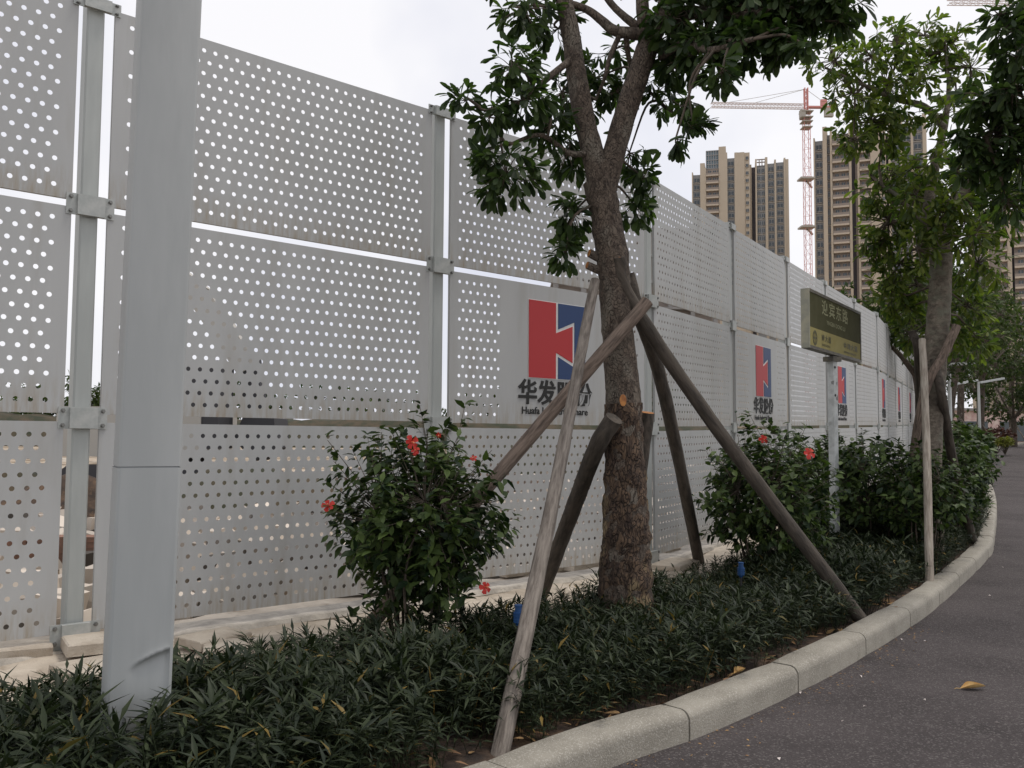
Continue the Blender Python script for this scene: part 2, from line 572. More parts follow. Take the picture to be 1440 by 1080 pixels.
# mortar core that shows in the joints
put('mortar', strip_mesh('mortar', lambda s: kerb_at(s)[0] + kerb_at(s)[2] * .158, lambda s: kerb_at(s)[0] + kerb_at(s)[2] * .03, .7, KLEN - 4, .3,
    'mortar', lambda p, k: grade(p[1]) + .122, 1), 'mortar', kerb)
mm = MB()
V, F = [], []
for i, q in enumerate(np.arange(.7, KLEN - 4, .3)):
    p, t, n = kerb_at(q)
    V += [(p[0] + n[0] * .012, p[1] + n[1] * .012, grade(p[1]) - .05), (p[0] + n[0] * .012, p[1] + n[1] * .012, grade(p[1]) + .10)]
    if i: F.append((2 * i - 2, 2 * i, 2 * i + 1, 2 * i - 1))
put('mortar', mm.add(V, F), 'mortar', kerb)

# ------------------------------------------------------------------ fence
def panel_mesh(name, blank=None, N=12):
    th = .003
    rows, pitch, rp, hr = 15, .0745, .0745, .0143
    z0 = (PH - rows * rp) / 2
    V, T = [], []
    ang = [math.pi / 4 + 2 * math.pi * i / N for i in range(N)]
    def quad(x0, x1, a, b):
        o = len(V)
        for y in (0, th):
            V.extend([(x0, y, a), (x1, y, a), (x1, y, b), (x0, y, b)])
        T.extend([(o, o + 1, o + 2), (o, o + 2, o + 3), (o + 4, o + 6, o + 5), (o + 4, o + 7, o + 6)])
    def cell(xc, zc):
        o = len(V)
        hx, hz = pitch / 2, rp / 2
        cs = [(hx, hz), (-hx, hz), (-hx, -hz), (hx, -hz)]
        for y in (0, th):
            for c in cs: V.append((xc + c[0], y, zc + c[1]))
            for a in ang: V.append((xc + hr * math.cos(a), y, zc + hr * math.sin(a)))
        q = N // 4
        b2 = o + 4 + N
        for c in range(4):
            # corner c faces circle vertex index c*q
            for i in range(c * q - q // 2, c * q + q - q // 2):
                i0, i1 = i % N, (i + 1) % N
                T.append((o + c, o + 4 + i1, o + 4 + i0))
                T.append((b2 + c, b2 + 4 + i0, b2 + 4 + i1))
            j = (c * q + q - q // 2) % N
            T.append((o + c, o + (c + 1) % 4, o + 4 + j))
            T.append((b2 + c, b2 + 4 + j, b2 + (c + 1) % 4))
        for i in range(N):
            i1 = (i + 1) % N
            T.append((o + 4 + i, o + 4 + i1, b2 + 4 + i1))
            T.append((o + 4 + i, b2 + 4 + i1, b2 + 4 + i))
    quad(0, PW, 0, z0)
    quad(0, PW, PH - z0, PH)
    for r in range(rows):
        n = 30 if r % 2 == 0 else 29
        w = n * pitch
        xa = (PW - w) / 2
        a, b = z0 + r * rp, z0 + (r + 1) * rp
        quad(0, xa, a, b)
        quad(xa + w, PW, a, b)
        for i in range(n):
            xc = xa + (i + .5) * pitch
            if blank and blank[0] < xc < blank[1]:
                quad(xc - pitch / 2, xc + pitch / 2, a, b)
            else:
                cell(xc, (a + b) / 2)
    # folded rim round the edge
    for (x0, x1, a, b) in ((0, PW, 0, .002), (0, PW, PH - .002, PH), (0, .002, 0, PH), (PW - .002, PW, 0, PH)):
        o = len(V)
        for y in (.0035, .022):
            V.extend([(x0, y, a), (x1, y, a), (x1, y, b), (x0, y, b)])
        T.extend([(o + 4, o + 6, o + 5), (o + 4, o + 7, o + 6)])
        for i in range(4):
            j = (i + 1) % 4
            T.extend([(o + i, o + 4 + j, o + j), (o + i, o + 4 + i, o + 4 + j)])
    me = tris_mesh(name, V, T)
    me.materials.append(MATS['panel_paint'])
    return me

pm_full = panel_mesh('panel')
pm_logo = panel_mesh('logo_panel', (.52, 1.86))

def text_mesh(body, width, height, offset=.0, extrude=.0, mat_='black_letter', spacing=1.0):
    c = bpy.data.curves.new('lettering', 'FONT')
    c.body = body
    c.offset = offset
    c.extrude = extrude
    c.space_character = spacing
    c.resolution_u = 3
    o = bpy.data.objects.new('lettering', c)
    COL.objects.link(o)
    me = bpy.data.meshes.new_from_object(o.evaluated_get(bpy.context.evaluated_depsgraph_get()))
    bpy.data.objects.remove(o)
    co = np.zeros(len(me.vertices) * 3)
    me.vertices.foreach_get('co', co)
    co = co.reshape(-1, 3)
    mn, mxx = co.min(0), co.max(0)
    x = (co[:, 0] - mn[0]) / (mxx[0] - mn[0]) * width
    z = (co[:, 1] - mn[1]) / (mxx[1] - mn[1]) * height
    y = -(co[:, 2])
    me.vertices.foreach_set('co', np.stack((x, y, z), 1).ravel())
    me.materials.clear()
    me.polygons.foreach_set('use_smooth', np.zeros(len(me.polygons), dtype=bool))
    me.materials.append(MATS[mat_])
    me.update()
    return me

def poly_plate(polys, thick, mi=0):
    """extruded plates from 2d outlines (x,z); front at -thick"""
    b = MB()
    for poly in polys:
        n = len(poly)
        V = [(x, 0, z) for x, z in poly] + [(x, -thick, z) for x, z in poly]
        F = [tuple(range(n - 1, -1, -1)), tuple(range(n, 2 * n))]
        F += [(i, (i + 1) % n, n + (i + 1) % n, n + i) for i in range(n)]
        b.add(V, F, mi)
    return b

LW, LH = .69, .66
def L(u, v): return (u * LW, (1 - v) * LH)
red_pl = poly_plate([[L(0, 0), L(.465, 0), L(.465, .40), L(.765, .285), L(.765, .775), L(.465, .655), L(.465, 1), L(0, 1)]], .004).mesh('emblem_red')
blue_pl = poly_plate([[L(.505, 0), L(1, 0), L(1, 1), L(.505, 1), L(.505, .71), L(.80, .835), L(.80, .225), L(.505, .345)]], .004).mesh('emblem_blue')
white_pl = poly_plate([[(-.006, -.006), (LW + .006, -.006), (LW + .006, LH + .006), (-.006, LH + .006)]], .0015).mesh('emblem_ground')
red_pl.materials.append(MATS['red_paint']); blue_pl.materials.append(MATS['blue_paint']); white_pl.materials.append(MATS['white_paint'])
txt_cn = text_mesh('华发股份', .90, .215, .022, .0025)
txt_en = text_mesh('Huafa Industrial Share', .80, .062, .02, .001)

bk = MB()
bk.box((0, 0, 0), (.265, .005, .125))
bk.box((0, -.0125, 0), (.150, .020, .119))
bracket_me = bk.mesh('bracket'); bracket_me.materials.append(MATS['bracket_steel'])
bo = MB()
bo.tube([(0, 0, 0), (0, -.006, 0), (0, -.0061, 0), (0, -.016, 0)], (.013, .013, .009, .009), 6, smooth=False)
bolt_me = bo.mesh('bolt'); bolt_me.materials.append(MATS['bolt_steel'])

fence = thing('perforated_fence', 'tall light grey perforated metal site fence in three rows of panels', 'fence', (P1[0], P1[1], .17))
fl = np.array(fence.location)
PHT = ZB + 3 * ROW + .012
for i, p in enumerate(POSTS):
    g = grade(p[1])
    ta = (POSTS[i + 1] - p) if i + 1 < len(POSTS) else (p - POSTS[i - 1])
    tb = (p - POSTS[i - 1]) if i else ta
    tt = ta / np.linalg.norm(ta) + tb / np.linalg.norm(tb)
    rz = math.atan2(tt[1], tt[0])
    if i >= 1:
        # hollow square post with rounded look, base plate and two stiffener plates
        b = MB()
        hw = .050
        c = .010
        sec = [(-hw + c, -hw), (hw - c, -hw), (hw, -hw + c), (hw, hw - c), (hw - c, hw), (-hw + c, hw), (-hw, hw - c), (-hw, -hw + c)]
        z0, z1 = .11, PHT
        V = [(x, y + .066, z) for z in (z0, z1) for x, y in sec]
        b.add(V, [(j, (j + 1) % 8, 8 + (j + 1) % 8, 8 + j) for j in range(8)] + [tuple(range(8, 16))])
        near = i <= 6
        if near:
            b.box((0, .066, .185), (.26, .24, .012))
            for sx in (-1, 1):
                V = [(sx * .0505, y, z) for y in (-.006, .0) for z in (.191, .33)] + [(sx * .125, y, .191) for y in (-.006, .0)]
                b.add(V, [(0, 1, 4), (2, 5, 3), (0, 4, 5, 2), (1, 3, 5, 4), (0, 2, 3, 1)])
        po = put('post', b, 'post_steel', fence, loc=(p[0] - fl[0], p[1] - fl[1], g - fl[2]), rot=(0, 0, rz))
        for zi, z in enumerate((ZB - .01, ZB + ROW - .022, ZB + 2 * ROW - .022, ZB + 3 * ROW - .045)):
            bo_ = put('bracket', bracket_me, (), fence, rot=(0, 0, rz), loc=(p[0] - fl[0] + math.sin(rz) * .0045, p[1] - fl[1] - math.cos(rz) * .0045, g + z - fl[2]))
            if zi == 3:
                bo_.scale = (1, 1, .6)
            if near:
                for sx in (-1, 1):
                    for sz in (-1, 1):
                        put('bolt', bolt_me, (), bo_, loc=(sx * .108, -.003, sz * .042))
for i in range(len(POSTS) - 1):
    a, bq = POSTS[i], POSTS[i + 1]
    t = bq - a
    Ls = np.linalg.norm(t); t = t / Ls
    rz = math.atan2(t[1], t[0])
    st = a + t * (Ls - PW) / 2
    ga, gb = grade(a[1]), grade(bq[1])
    pitch = -math.asin((gb - ga) / Ls)
    logo = i >= 1 and (i - 3) % 2 == 0
    if i == 0: continue
    for r in range(3):
        isl = logo and r == 1
        o = put('panel', pm_logo if isl else pm_full, (), fence,
                loc=(st[0] - fl[0] + rng.normal(0, .003), st[1] - fl[1] + rng.normal(0, .003), ga + ZB + r * ROW - fl[2] + rng.normal(0, .004)),
                rot=(rng.normal(0, .0025), pitch + rng.normal(0, .0012), rz + rng.normal(0, .0015)))
        if isl:
            o['label'] = 'panel left unpunched in the middle for the red and blue emblem'
            x0 = .845
            put('emblem_ground', white_pl, (), o, loc=(x0, -.001, .395))
            put('emblem_red', red_pl, (), o, loc=(x0, -.0028, .395))
            put('emblem_blue', blue_pl, (), o, loc=(x0, -.0030, .395))
            put('chinese_lettering', txt_cn, (), o, loc=(x0 - .12, -.0055, .165))
            put('english_lettering', txt_en, (), o, loc=(x0 - .075, -.004, .085))

# low concrete footing under the fence, broken along its front edge
V, F = [], []
ss = np.arange(0, _fc[-1], .07)
for i, q in enumerate(ss):
    p, t, n = fence_at(q)
    nn = mnoise.noise(Vector((q * 2.1, 3, 0))) + .5 * mnoise.noise(Vector((q * 7.3, 9, 0)))
    fr = .10 + .05 * nn
    g = grade(p[1])
    h = .205 + .02 * nn
    for u, z in ((-.2, .12), (-.2, h), (fr - .03, h + .004 * nn), (fr, h - .03), (fr - .02 + .02 * nn, .12)):
        V.append((p[0] + n[0] * u, p[1] + n[1] * u, g + z))
    if i:
        o = (i - 1) * 5
        F += [(o + k, o + 5 + k, o + 6 + k, o + 1 + k) for k in range(4)]
structure('fence_footing', MB().add(V, F), 'footing', 'rough low concrete footing under the fence')

# loose paving slabs on the strip
def slab(px, py, L_, W_, H_, ang, label, tilt=0.0, h=.175):
    c = on_ground(px, py, h)
    b = MB()
    hx, hy = L_ / 2, W_ / 2
    bev = .008
    V = []
    for z, ins in ((0, 0), (H_ - bev, 0), (H_, bev)):
        for x, y in ((-hx + ins, -hy + ins), (hx - ins, -hy + ins), (hx - ins, hy - ins), (-hx + ins, hy - ins)):
            V.append((x + rng.normal(0, .004), y + rng.normal(0, .004), z))
    F = [(0, 3, 2, 1), (8, 9, 10, 11)] + [(k * 4 + i, k * 4 + (i + 1) % 4, k * 4 + 4 + (i + 1) % 4, k * 4 + 4 + i) for k in range(2) for i in range(4)]
    o = put('paving_slab', b.add(V, F), 'slab_concrete', loc=(c[0], c[1], c[2] + .006), rot=(tilt, tilt * .6, ang))
    tag(o, label, 'paving slab', 'loose slabs along the fence foot')
slab(12, 925, .42, .26, .07, R(30), 'loose concrete slab below the fence panel beyond the first post', .03)
slab(150, 912, .44, .26, .065, R(35), 'thick loose slab beside the stiffened foot of the fence post', .03, .20)
slab(165, 945, .55, .36, .05, R(48), 'broad flat slab lying in front of the fence post foot', .02)
slab(300, 905, .40, .22, .05, R(62), 'tilted slab lying right behind the tall square pole', .06)
slab(345, 915, .46, .3, .045, R(20), 'flat dusty slab between pole and round hibiscus bush', -.04)
slab(745, 806, .75, .22, .06, R(42), 'long slab on the strip below the emblem panel', .02)
slab(820, 800, .5, .2, .055, R(46), 'slab lying on the strip just left of the propped tree trunk', .02)
slab(935, 778, .32, .2, .06, R(50), 'small slab beside the fence post behind the propped trunk', .05)
slab(950, 798, .6, .3, .05, R(60), 'slab edge between groundcover and strip right of the propped trunk', .0)

# ------------------------------------------------------------------ tall square pole
PY = 3.3
pc = at_z(208, PY, .09)
pole = thing('steel_pole', 'tall pale grey square steel pole with bent lower cover rising from the groundcover', 'pole', pc)
PWD = .212
prz = R(29)
lean = -.016
def sq_section(w, c=.012, n=3):
    pts = []
    h = w / 2 - c
    for k, (sx, sy) in enumerate(((1, 1), (-1, 1), (-1, -1), (1, -1))):
        for i in range(n + 1):
            a = R(90 * k + 90 * i / n)
            pts.append((sx * h + c * math.cos(a), sy * h + c * math.sin(a)))
    return pts
def pole_seg(z0, z1, w, top=False):
    sec = sq_section(w)
    n = len(sec)
    ca, sa = math.cos(prz), math.sin(prz)
    V = [(pc[0] + x * ca - y * sa - lean * (z - 1.4), pc[1] + x * sa + y * ca, z) for z in (z0, z1) for x, y in sec]
    return MB().add(V, [(j, (j + 1) % n, n + (j + 1) % n, n + j) for j in range(n)], 0, True).add(V[n:], [tuple(range(n))])
zs = at_y(210, 657, PY - .12)[2]
ca, sa = math.cos(prz), math.sin(prz)
def pole_pt(x, y, z): return (pc[0] + x * ca - y * sa - lean * (z - 1.4), pc[1] + x * sa + y * ca, z)
zt = at_y(200, 930, PY - .13)[2]
def lower_tube():
    """lower length of the pole; its front face is a grid with a dent under a curved crease at the lower right"""
    w = PWD + .004
    h, c = w / 2, .012
    flat0, flat1 = -h + c, h - c
    zs_ = np.concatenate((np.linspace(.05, zt - .16, 5), np.linspace(zt - .15, zt + .06, 26), np.linspace(zt + .08, zs - .003, 8)))
    xs_ = np.linspace(flat0, flat1, 22)
    V, F = [], []
    for z in zs_:
        for x in xs_:
            u = (x - flat0) / (flat1 - flat0)
            crease = zt - .045 + .07 * max(0, (u - .30) / .70) ** .55
            d = crease - z
            gate = max(0, min(1, (u - .30) / .30)) * min(1, (1 - u) / .05)
            dent = 0.0
            if d > 0:
                dent = .026 * gate * (1 - math.exp(-d / .006)) * math.exp(-d / .085)
            else:
                dent = -.006 * gate * math.exp(d / .012)
            V.append(pole_pt(x, -h + dent, z))
    n = len(xs_)
    F = [(a * n + b_, a * n + b_ + 1, (a + 1) * n + b_ + 1, (a + 1) * n + b_) for a in range(len(zs_) - 1) for b_ in range(n - 1)]
    b = MB().add(V, F, 0, True)
    # the other three faces with their rounded corners
    rest = [(h - c + c * math.sin(R(90 * q / 3)), -h + c - c * math.cos(R(90 * q / 3))) for q in range(4)]
    rest += [(h - c + c * math.cos(R(90 * q / 3)), h - c + c * math.sin(R(90 * q / 3))) for q in range(4)]
    rest += [(-h + c - c * math.sin(R(90 * q / 3)), h - c + c * math.cos(R(90 * q / 3))) for q in range(4)]
    rest += [(-h + c - c * math.cos(R(90 * q / 3)), -h + c - c * math.sin(R(90 * q / 3))) for q in range(4)]
    m = len(rest)
    V = [pole_pt(x, y, z) for z in (.05, zs - .003) for x, y in rest]
    b.add(V, [(q, q + 1, m + q + 1, m + q) for q in range(m - 1)], 0, True)
    return b
lt = put('lower_tube', lower_tube(), 'pole_paint', pole)
lt['label'] = 'lower length of the pole with a curved dent near the ground'
put('seam', pole_seg(zs - .004, zs + .003, PWD - .006), 'seam_dark', pole)
put('upper_tube', pole_seg(zs + .002, 6.2, PWD), 'pole_paint', pole)

# ------------------------------------------------------------------ leaves and twigs
def leaf_tpl(profile, fold=.12, curl=.10):
    """leaf along +y, unit length; profile [(t, halfwidth)] with zero width ends"""
    V = []
    for t, w in profile:
        z = -curl * t * t
        if w == 0:
            V.append([(0, t, z)])
        else:
            V.append([(-w, t, z + fold * w), (0, t, z), (w, t, z + fold * w)])
    vv, idx = [], []
    for r_ in V:
        idx.append([len(vv) + i for i in range(len(r_))])
        vv += r_
    T = []
    for a, b in zip(idx[:-1], idx[1:]):
        if len(a) == 1 and len(b) == 3:
            T += [(a[0], b[1], b[0]), (a[0], b[2], b[1])]
        elif len(a) == 3 and len(b) == 1:
            T += [(a[0], a[1], b[0]), (a[1], a[2], b[0])]
        else:
            T += [(a[0], a[1], b[1]), (a[0], b[1], b[0]), (a[1], a[2], b[2]), (a[1], b[2], b[1])]
    return np.array(vv), np.array(T)
LEAF_OBOV = leaf_tpl([(0, 0), (.16, .035), (.45, .115), (.75, .16), (.93, .095), (1, 0)], .25, .16)
LEAF_OVATE = leaf_tpl([(0, 0), (.25, .20), (.55, .24), (1, 0)], .3, .18)
LEAF_LANCE = leaf_tpl([(0, 0), (.42, .088), (1, 0)], .35, .25)
LEAF_SIMPLE = leaf_tpl([(0, 0), (.5, .22), (1, 0)], .2, .15)

def frames(D, Nh):
    D = D / (np.linalg.norm(D, axis=1)[:, None] + 1e-9)
    X = np.cross(D, Nh)
    X /= np.linalg.norm(X, axis=1)[:, None] + 1e-9
    Z = np.cross(X, D)
    return np.stack((X, D, Z), 2)

def scatter(tpl, pos, M, scale):
    V0, T0 = tpl
    V = np.einsum('mij,nj->mni', M, V0) * scale[:, None, None] + pos[:, None, :]
    T = T0[None] + (np.arange(len(pos)) * len(V0))[:, None, None]
    return V.reshape(-1, 3), T.reshape(-1, 3)

def unit(n):
    v = rng.normal(size=(n, 3))
    return v / np.linalg.norm(v, axis=1)[:, None]

def whorls(tips, dirs, nl, length, droop=.35, spread=1.0, tpl=LEAF_OBOV, lenvar=.25):
    """rosettes of leaves at twig tips"""
    P, D, Nn, Sx = [], [], [], []
    k = len(tips)
    cnt = rng.integers(nl[0], nl[1] + 1, k)
    idx = np.repeat(np.arange(k), cnt)
    m = len(idx)
    d = dirs[idx] / (np.linalg.norm(dirs[idx], axis=1)[:, None] + 1e-9)
    rv = unit(m)
    side = rv - d * (rv * d).sum(1)[:, None]
    side /= np.linalg.norm(side, axis=1)[:, None] + 1e-9
    a = rng.uniform(.35, 1.25, m)[:, None] * spread
    dd = d * np.cos(a) + side * np.sin(a)
    dd[:, 2] -= droop * rng.uniform(.3, 1.3, m)
    up = np.tile((0, 0, 1.0), (m, 1)) + rng.normal(0, .45, (m, 3))
    pos = tips[idx] + d * (rng.uniform(-.6, .1, m) * length * .7)[:, None] + rng.normal(0, length * .05, (m, 3))
    return scatter(tpl, pos, frames(dd, up), length * rng.uniform(1 - lenvar, 1 + lenvar, m))

def twigs(mb, A, B, r0, r1, sag=.0):
    for a, b in zip(A, B):
        mid = (a + b) / 2 + rng.normal(0, .06, 3) * np.linalg.norm(b - a)
        mid[2] += sag * np.linalg.norm(b - a)
        mb.tube([a, mid, b], (r0, (r0 + r1) / 2, r1), 4, caps=(False, False))

def join(parts):
    Vs, Ts, o = [], [], 0
    for V, T in parts:
        Vs.append(V); Ts.append(T + o); o += len(V)
    return np.concatenate(Vs), np.concatenate(Ts)

def limb(pts, r0, r1, n=8):
    P = smooth_path(pts, n)
    return P, np.linspace(r0, r1, len(P))

# ------------------------------------------------------------------ the propped tree in front of the fence
TY = 5.9
base1 = at_z(880, TY, .08)
tree1 = thing('street_tree', 'forked street tree with flaking bark propped by wooden poles before the emblem panel', 'tree', base1)
def tp(px, py, dy=0.0): return at_y(px, py, TY + dy)
trunk_pts = [base1 + (0, 0, -.05), tp(881, 800), tp(880, 740), tp(879, 660), tp(876, 560), tp(867, 450), tp(862, 370), tp(851, 300), tp(842, 255)]
P = smooth_path(trunk_pts, 14)
rr = np.interp(np.linspace(0, 1, len(P)), np.linspace(0, 1, 9), (.178, .160, .146, .128, .115, .104, .108, .102, .108))
cutp = int(len(P) * .50)
put('trunk', MB().tube(P, rr, 32, 0, .085, 1.0, (False, False), nscale=12), 'bark', tree1)
# dark flaking bark sleeve round the lower trunk
lowr = rr[:cutp] * 1.045
put('loose_bark', MB().tube(P[:cutp], lowr, 36, 0, .14, 4.0, (False, True), nscale=11), 'bark_lower', tree1)
LIMBS = []
def add_limb(pts, r0, r1, name='limb', mt='bark', rough=.06):
    Q, q = limb(pts, r0, r1, 9)
    put(name, MB().tube(Q, q, 16, 0, rough, 2.0, (False, True), nscale=9), mt, tree1)
    LIMBS.append(Q)
add_limb([tp(845, 275), tp(836, 225), tp(822, 170), tp(810, 100), tp(803, 50), tp(793, 0), tp(780, -70), tp(760, -190, .1)], .082, .05)
add_limb([tp(847, 285), tp(861, 225), tp(878, 165), tp(896, 110), tp(915, 55), tp(922, 25)], .078, .074)
add_limb([tp(915, 60), tp(906, 30), tp(903, 0), tp(900, -60), tp(890, -180, -.2)], .052, .035)
add_limb([tp(918, 50), tp(932, 20), tp(938, -10), tp(950, -80), tp(985, -190, -.3)], .058, .04)
add_limb([tp(906, 48), tp(880, 46), tp(862, 42), tp(845, 28), tp(826, 14), tp(800, 4)], .045, .022, 'branch')
add_limb([tp(897, 38), tp(880, 25), tp(862, 8), tp(845, -14)], .030, .02, 'branch')
add_limb([tp(935, 40), tp(975, 20, -.2), tp(1040, 22, -.5), tp(1110, 10, -.7)], .04, .02, 'branch')
add_limb([tp(930, 80), tp(960, 62, -.3), tp(1000, 70, -.6), tp(1060, 55, -.8)], .03, .015, 'branch')
add_limb([tp(808, 80), tp(770, 110, -.2), tp(730, 145, -.3), tp(680, 155, -.4)], .026, .010, 'branch')
add_limb([tp(835, 215), tp(800, 215, -.1), tp(760, 190, -.2), tp(712, 205, -.3)], .024, .010, 'branch')
add_limb([tp(872, 48), tp(858, 80), tp(850, 110), tp(838, 140, .1)], .02, .01, 'branch')
add_limb([tp(880, 50), tp(885, 85, .1), tp(895, 110, .2), tp(925, 140, .3)], .02, .01, 'branch')
# pruning scars: pale orange cut faces on short stubs
def stub(px, py, dx, dz, ry, rz_, dy=-.16, ln=.05):
    c = tp(px, py, dy)
    nrm = np.array((dx, -1.0, dz)); nrm /= np.linalg.norm(nrm)
    x = np.cross((0, 0, 1.0), nrm); x /= np.linalg.norm(x)
    y = np.cross(nrm, x)
    V = []
    for d, sc in ((-ln, 1.25), (0, 1.08), (.004, .96)):
        for k in range(12):
            a = 2 * math.pi * k / 12
            V.append(c + nrm * d + x * math.cos(a) * ry * sc + y * math.sin(a) * rz_ * sc)
    F = [(i * 12 + k, i * 12 + (k + 1) % 12, (i + 1) * 12 + (k + 1) % 12, (i + 1) * 12 + k) for i in range(2) for k in range(12)]
    o = put('branch_stub', MB().add(V, F).add(V[24:], [tuple(range(12))], 1), ('bark', 'cut_wood'), tree1)
    o['label'] = 'pale orange pruning cut on the trunk'
stub(876, 563, .1, .1, .024, .042, -.125)
stub(872, 369, .15, .1, .024, .038, -.115)
stub(829, 356, -1.7, .6, .018, .028, -.06, .13)
stub(826, 373, -1.7, .5, .018, .025, -.07, .13)

# foliage: (px, py, dY, radius px, vertical squash, rosettes)
CL1 = [(740, 12, -.1, 42, .8, 26), (785, 40, .2, 28, 1, 12), (720, 95, -.3, 34, .8, 17), (735, 142, -.3, 38, .7, 22), (655, 142, -.4, 20, .7, 9),
       (688, 165, -.45, 22, .8, 9), (712, 245, -.35, 44, .85, 36), (675, 215, -.4, 20, .6, 7), (790, 130, .3, 36, .9, 20), (775, 175, -.1, 30, .8, 16), (815, 150, .4, 24, 1, 10),
       (800, 215, .15, 26, 1, 15), (805, 300, .1, 26, 1.3, 20), (795, 355, -.05, 18, 1.2, 10), (838, 110, .35, 30, .9, 14), (855, 75, .4, 25, .8, 8), (868, 130, .4, 26, .9, 12),
       (885, 215, .45, 24, 1.2, 12), (893, 290, .40, 20, 1.6, 14), (905, 250, .3, 14, 1.2, 7), (925, 130, .3, 30, 1.0, 14), (960, 150, .1, 30, .9, 14),
       (945, 25, -.2, 44, .9, 34), (1000, 15, -.3, 50, .9, 50), (1060, 12, -.5, 50, .9, 52), (1110, 15, -.6, 40, .8, 38), (1150, 8, -.7, 30, .8, 20), (1185, -5, -.8, 34, .7, 20),
       (990, 70, -.4, 38, .9, 30), (1050, 62, -.6, 38, .8, 32), (1098, 58, -.7, 32, .8, 22), (955, 85, -.1, 32, .9, 20), (1180, 30, -.8, 20, .8, 8), (1015, 100, -.8, 20, .9, 10),
       (975, 180, -.5, 16, .9, 6), (950, 195, -.6, 14, .9, 4), (1130, 62, -.9, 16, .8, 6),
       (700, -40, .1, 40, .7, 16), (850, -60, .3, 60, .6, 26), (1050, -60, -.4, 90, .5, 70), (1160, -60, -.6, 70, .5, 46), (940, -70, .2, 60, .6, 30)]
allpts = np.concatenate(LIMBS)
parts, tw = [], MB()
for (px, py, dy, rp_, sq, nros) in CL1:
    c = tp(px, py, dy)
    rad = rp_ * (TY + dy) / FPX
    nros = int(nros * 1.1)
    rad *= 1.06
    j = np.argmin(np.linalg.norm(allpts - c, axis=1) + .25 * np.maximum(0, c[2] - allpts[:, 2]) * 0)
    a = allpts[j]
    if np.linalg.norm(a - c) > .12:
        mid = (a + c) / 2 + rng.normal(0, .05, 3) + (0, 0, .06)
        tw.tube(smooth_path([a, mid, c], 4), np.linspace(.012, .006, 9), 5, caps=(False, False))
    u = unit(nros) * (rng.uniform(.35, 1.0, nros) ** .5)[:, None]
    u[:, 2] *= sq
    tips = c + u * rad * np.array((1, 1.15, 1))
    dirs = (tips - c) + rng.normal(0, .35 * rad, (nros, 3)) + np.array((0, 0, -.2 * rad))
    twigs(tw, np.tile(c, (nros, 1)), tips, .004, .0022)
    parts.append(whorls(tips, dirs, (6, 9), .112, .5))
V, T = join(parts)
put('crown', tris_mesh('crown', V - base1, T, True), 'leaf_tree', tree1, loc=(0, 0, 0))
put('twigs', tw, 'twig', tree1)

# wooden props
def prop(name_mat, pts, r0, r1, label, cut=True, bend=0.0, group='wooden props of the near tree'):
    A, B = np.asarray(pts[0], float), np.asarray(pts[-1], float)
    P = smooth_path(pts, 10) if len(pts) > 2 else A + (B - A) * np.linspace(0, 1, 22)[:, None]
    P = P + np.array([(bend * math.sin(t * 5.1), bend * math.sin(t * 4 + 1), 0) for t in np.linspace(0, 1, len(P))])
    L0 = np.array((A[0], A[1], A[2]))
    b = MB().tube(P, np.linspace(r0, r1, len(P)), 12, 0, .07, float(rng.uniform(0, 40)), (True, True), capmi=1 if cut else 0, nscale=10)
    o = put('tree_prop', b, (name_mat, 'cut_wood' if cut else name_mat), loc=None)
    qd = Vector(B - A).to_track_quat('Z', 'Y')
    o.data.transform(qd.to_matrix().to_4x4().inverted() @ Matrix.Translation(-Vector(L0)))
    o.location = L0
    o.rotation_euler = qd.to_euler()
    tag(o, label, 'tree prop', group)
    return o
def foot(px, Y, h=.05): return at_z(px, Y, grade(Y) + h)
prop('prop_grey', [foot(702, 3.70), tp(797, 600, -.80), tp(838, 395, -.10)], .041, .032, 'grey weathered prop leaning from the kerb edge up to the forked tree', False, .006)
prop('prop_brown', [foot(470, 5.2), tp(680, 690, -.42), tp(912, 424, -.24)], .046, .042, 'long brown prop slanting out of the round bush across the forked trunk', False, .006)
prop('prop_dark', [foot(1216, 6.45), tp(1000, 592, .20), tp(886, 420, -.03), tp(872, 362, -.10)], .050, .042, 'thick dark prop running from the kerb between bush and forked tree', False, .004)
prop('prop_dark', [foot(985, 9.0), tp(935, 560, .9), tp(898, 440, .16), tp(884, 385, .08)], .054, .044, 'dark prop footed by the fence strip behind the forked tree', False, .004)
prop('prop_dark', [foot(752, 6.95), tp(800, 730, .55), tp(838, 632, -.06), tp(864, 588, -.19)], .058, .060, 'short crooked dark prop ending below the orange scar of the forked trunk', False, .002)
prop('prop_dark', [foot(880, 7.1), tp(896, 700, .30), tp(911, 580, .16)], .048, .048, 'prop stub with orange cut end sticking out behind the forked trunk', True, .002)

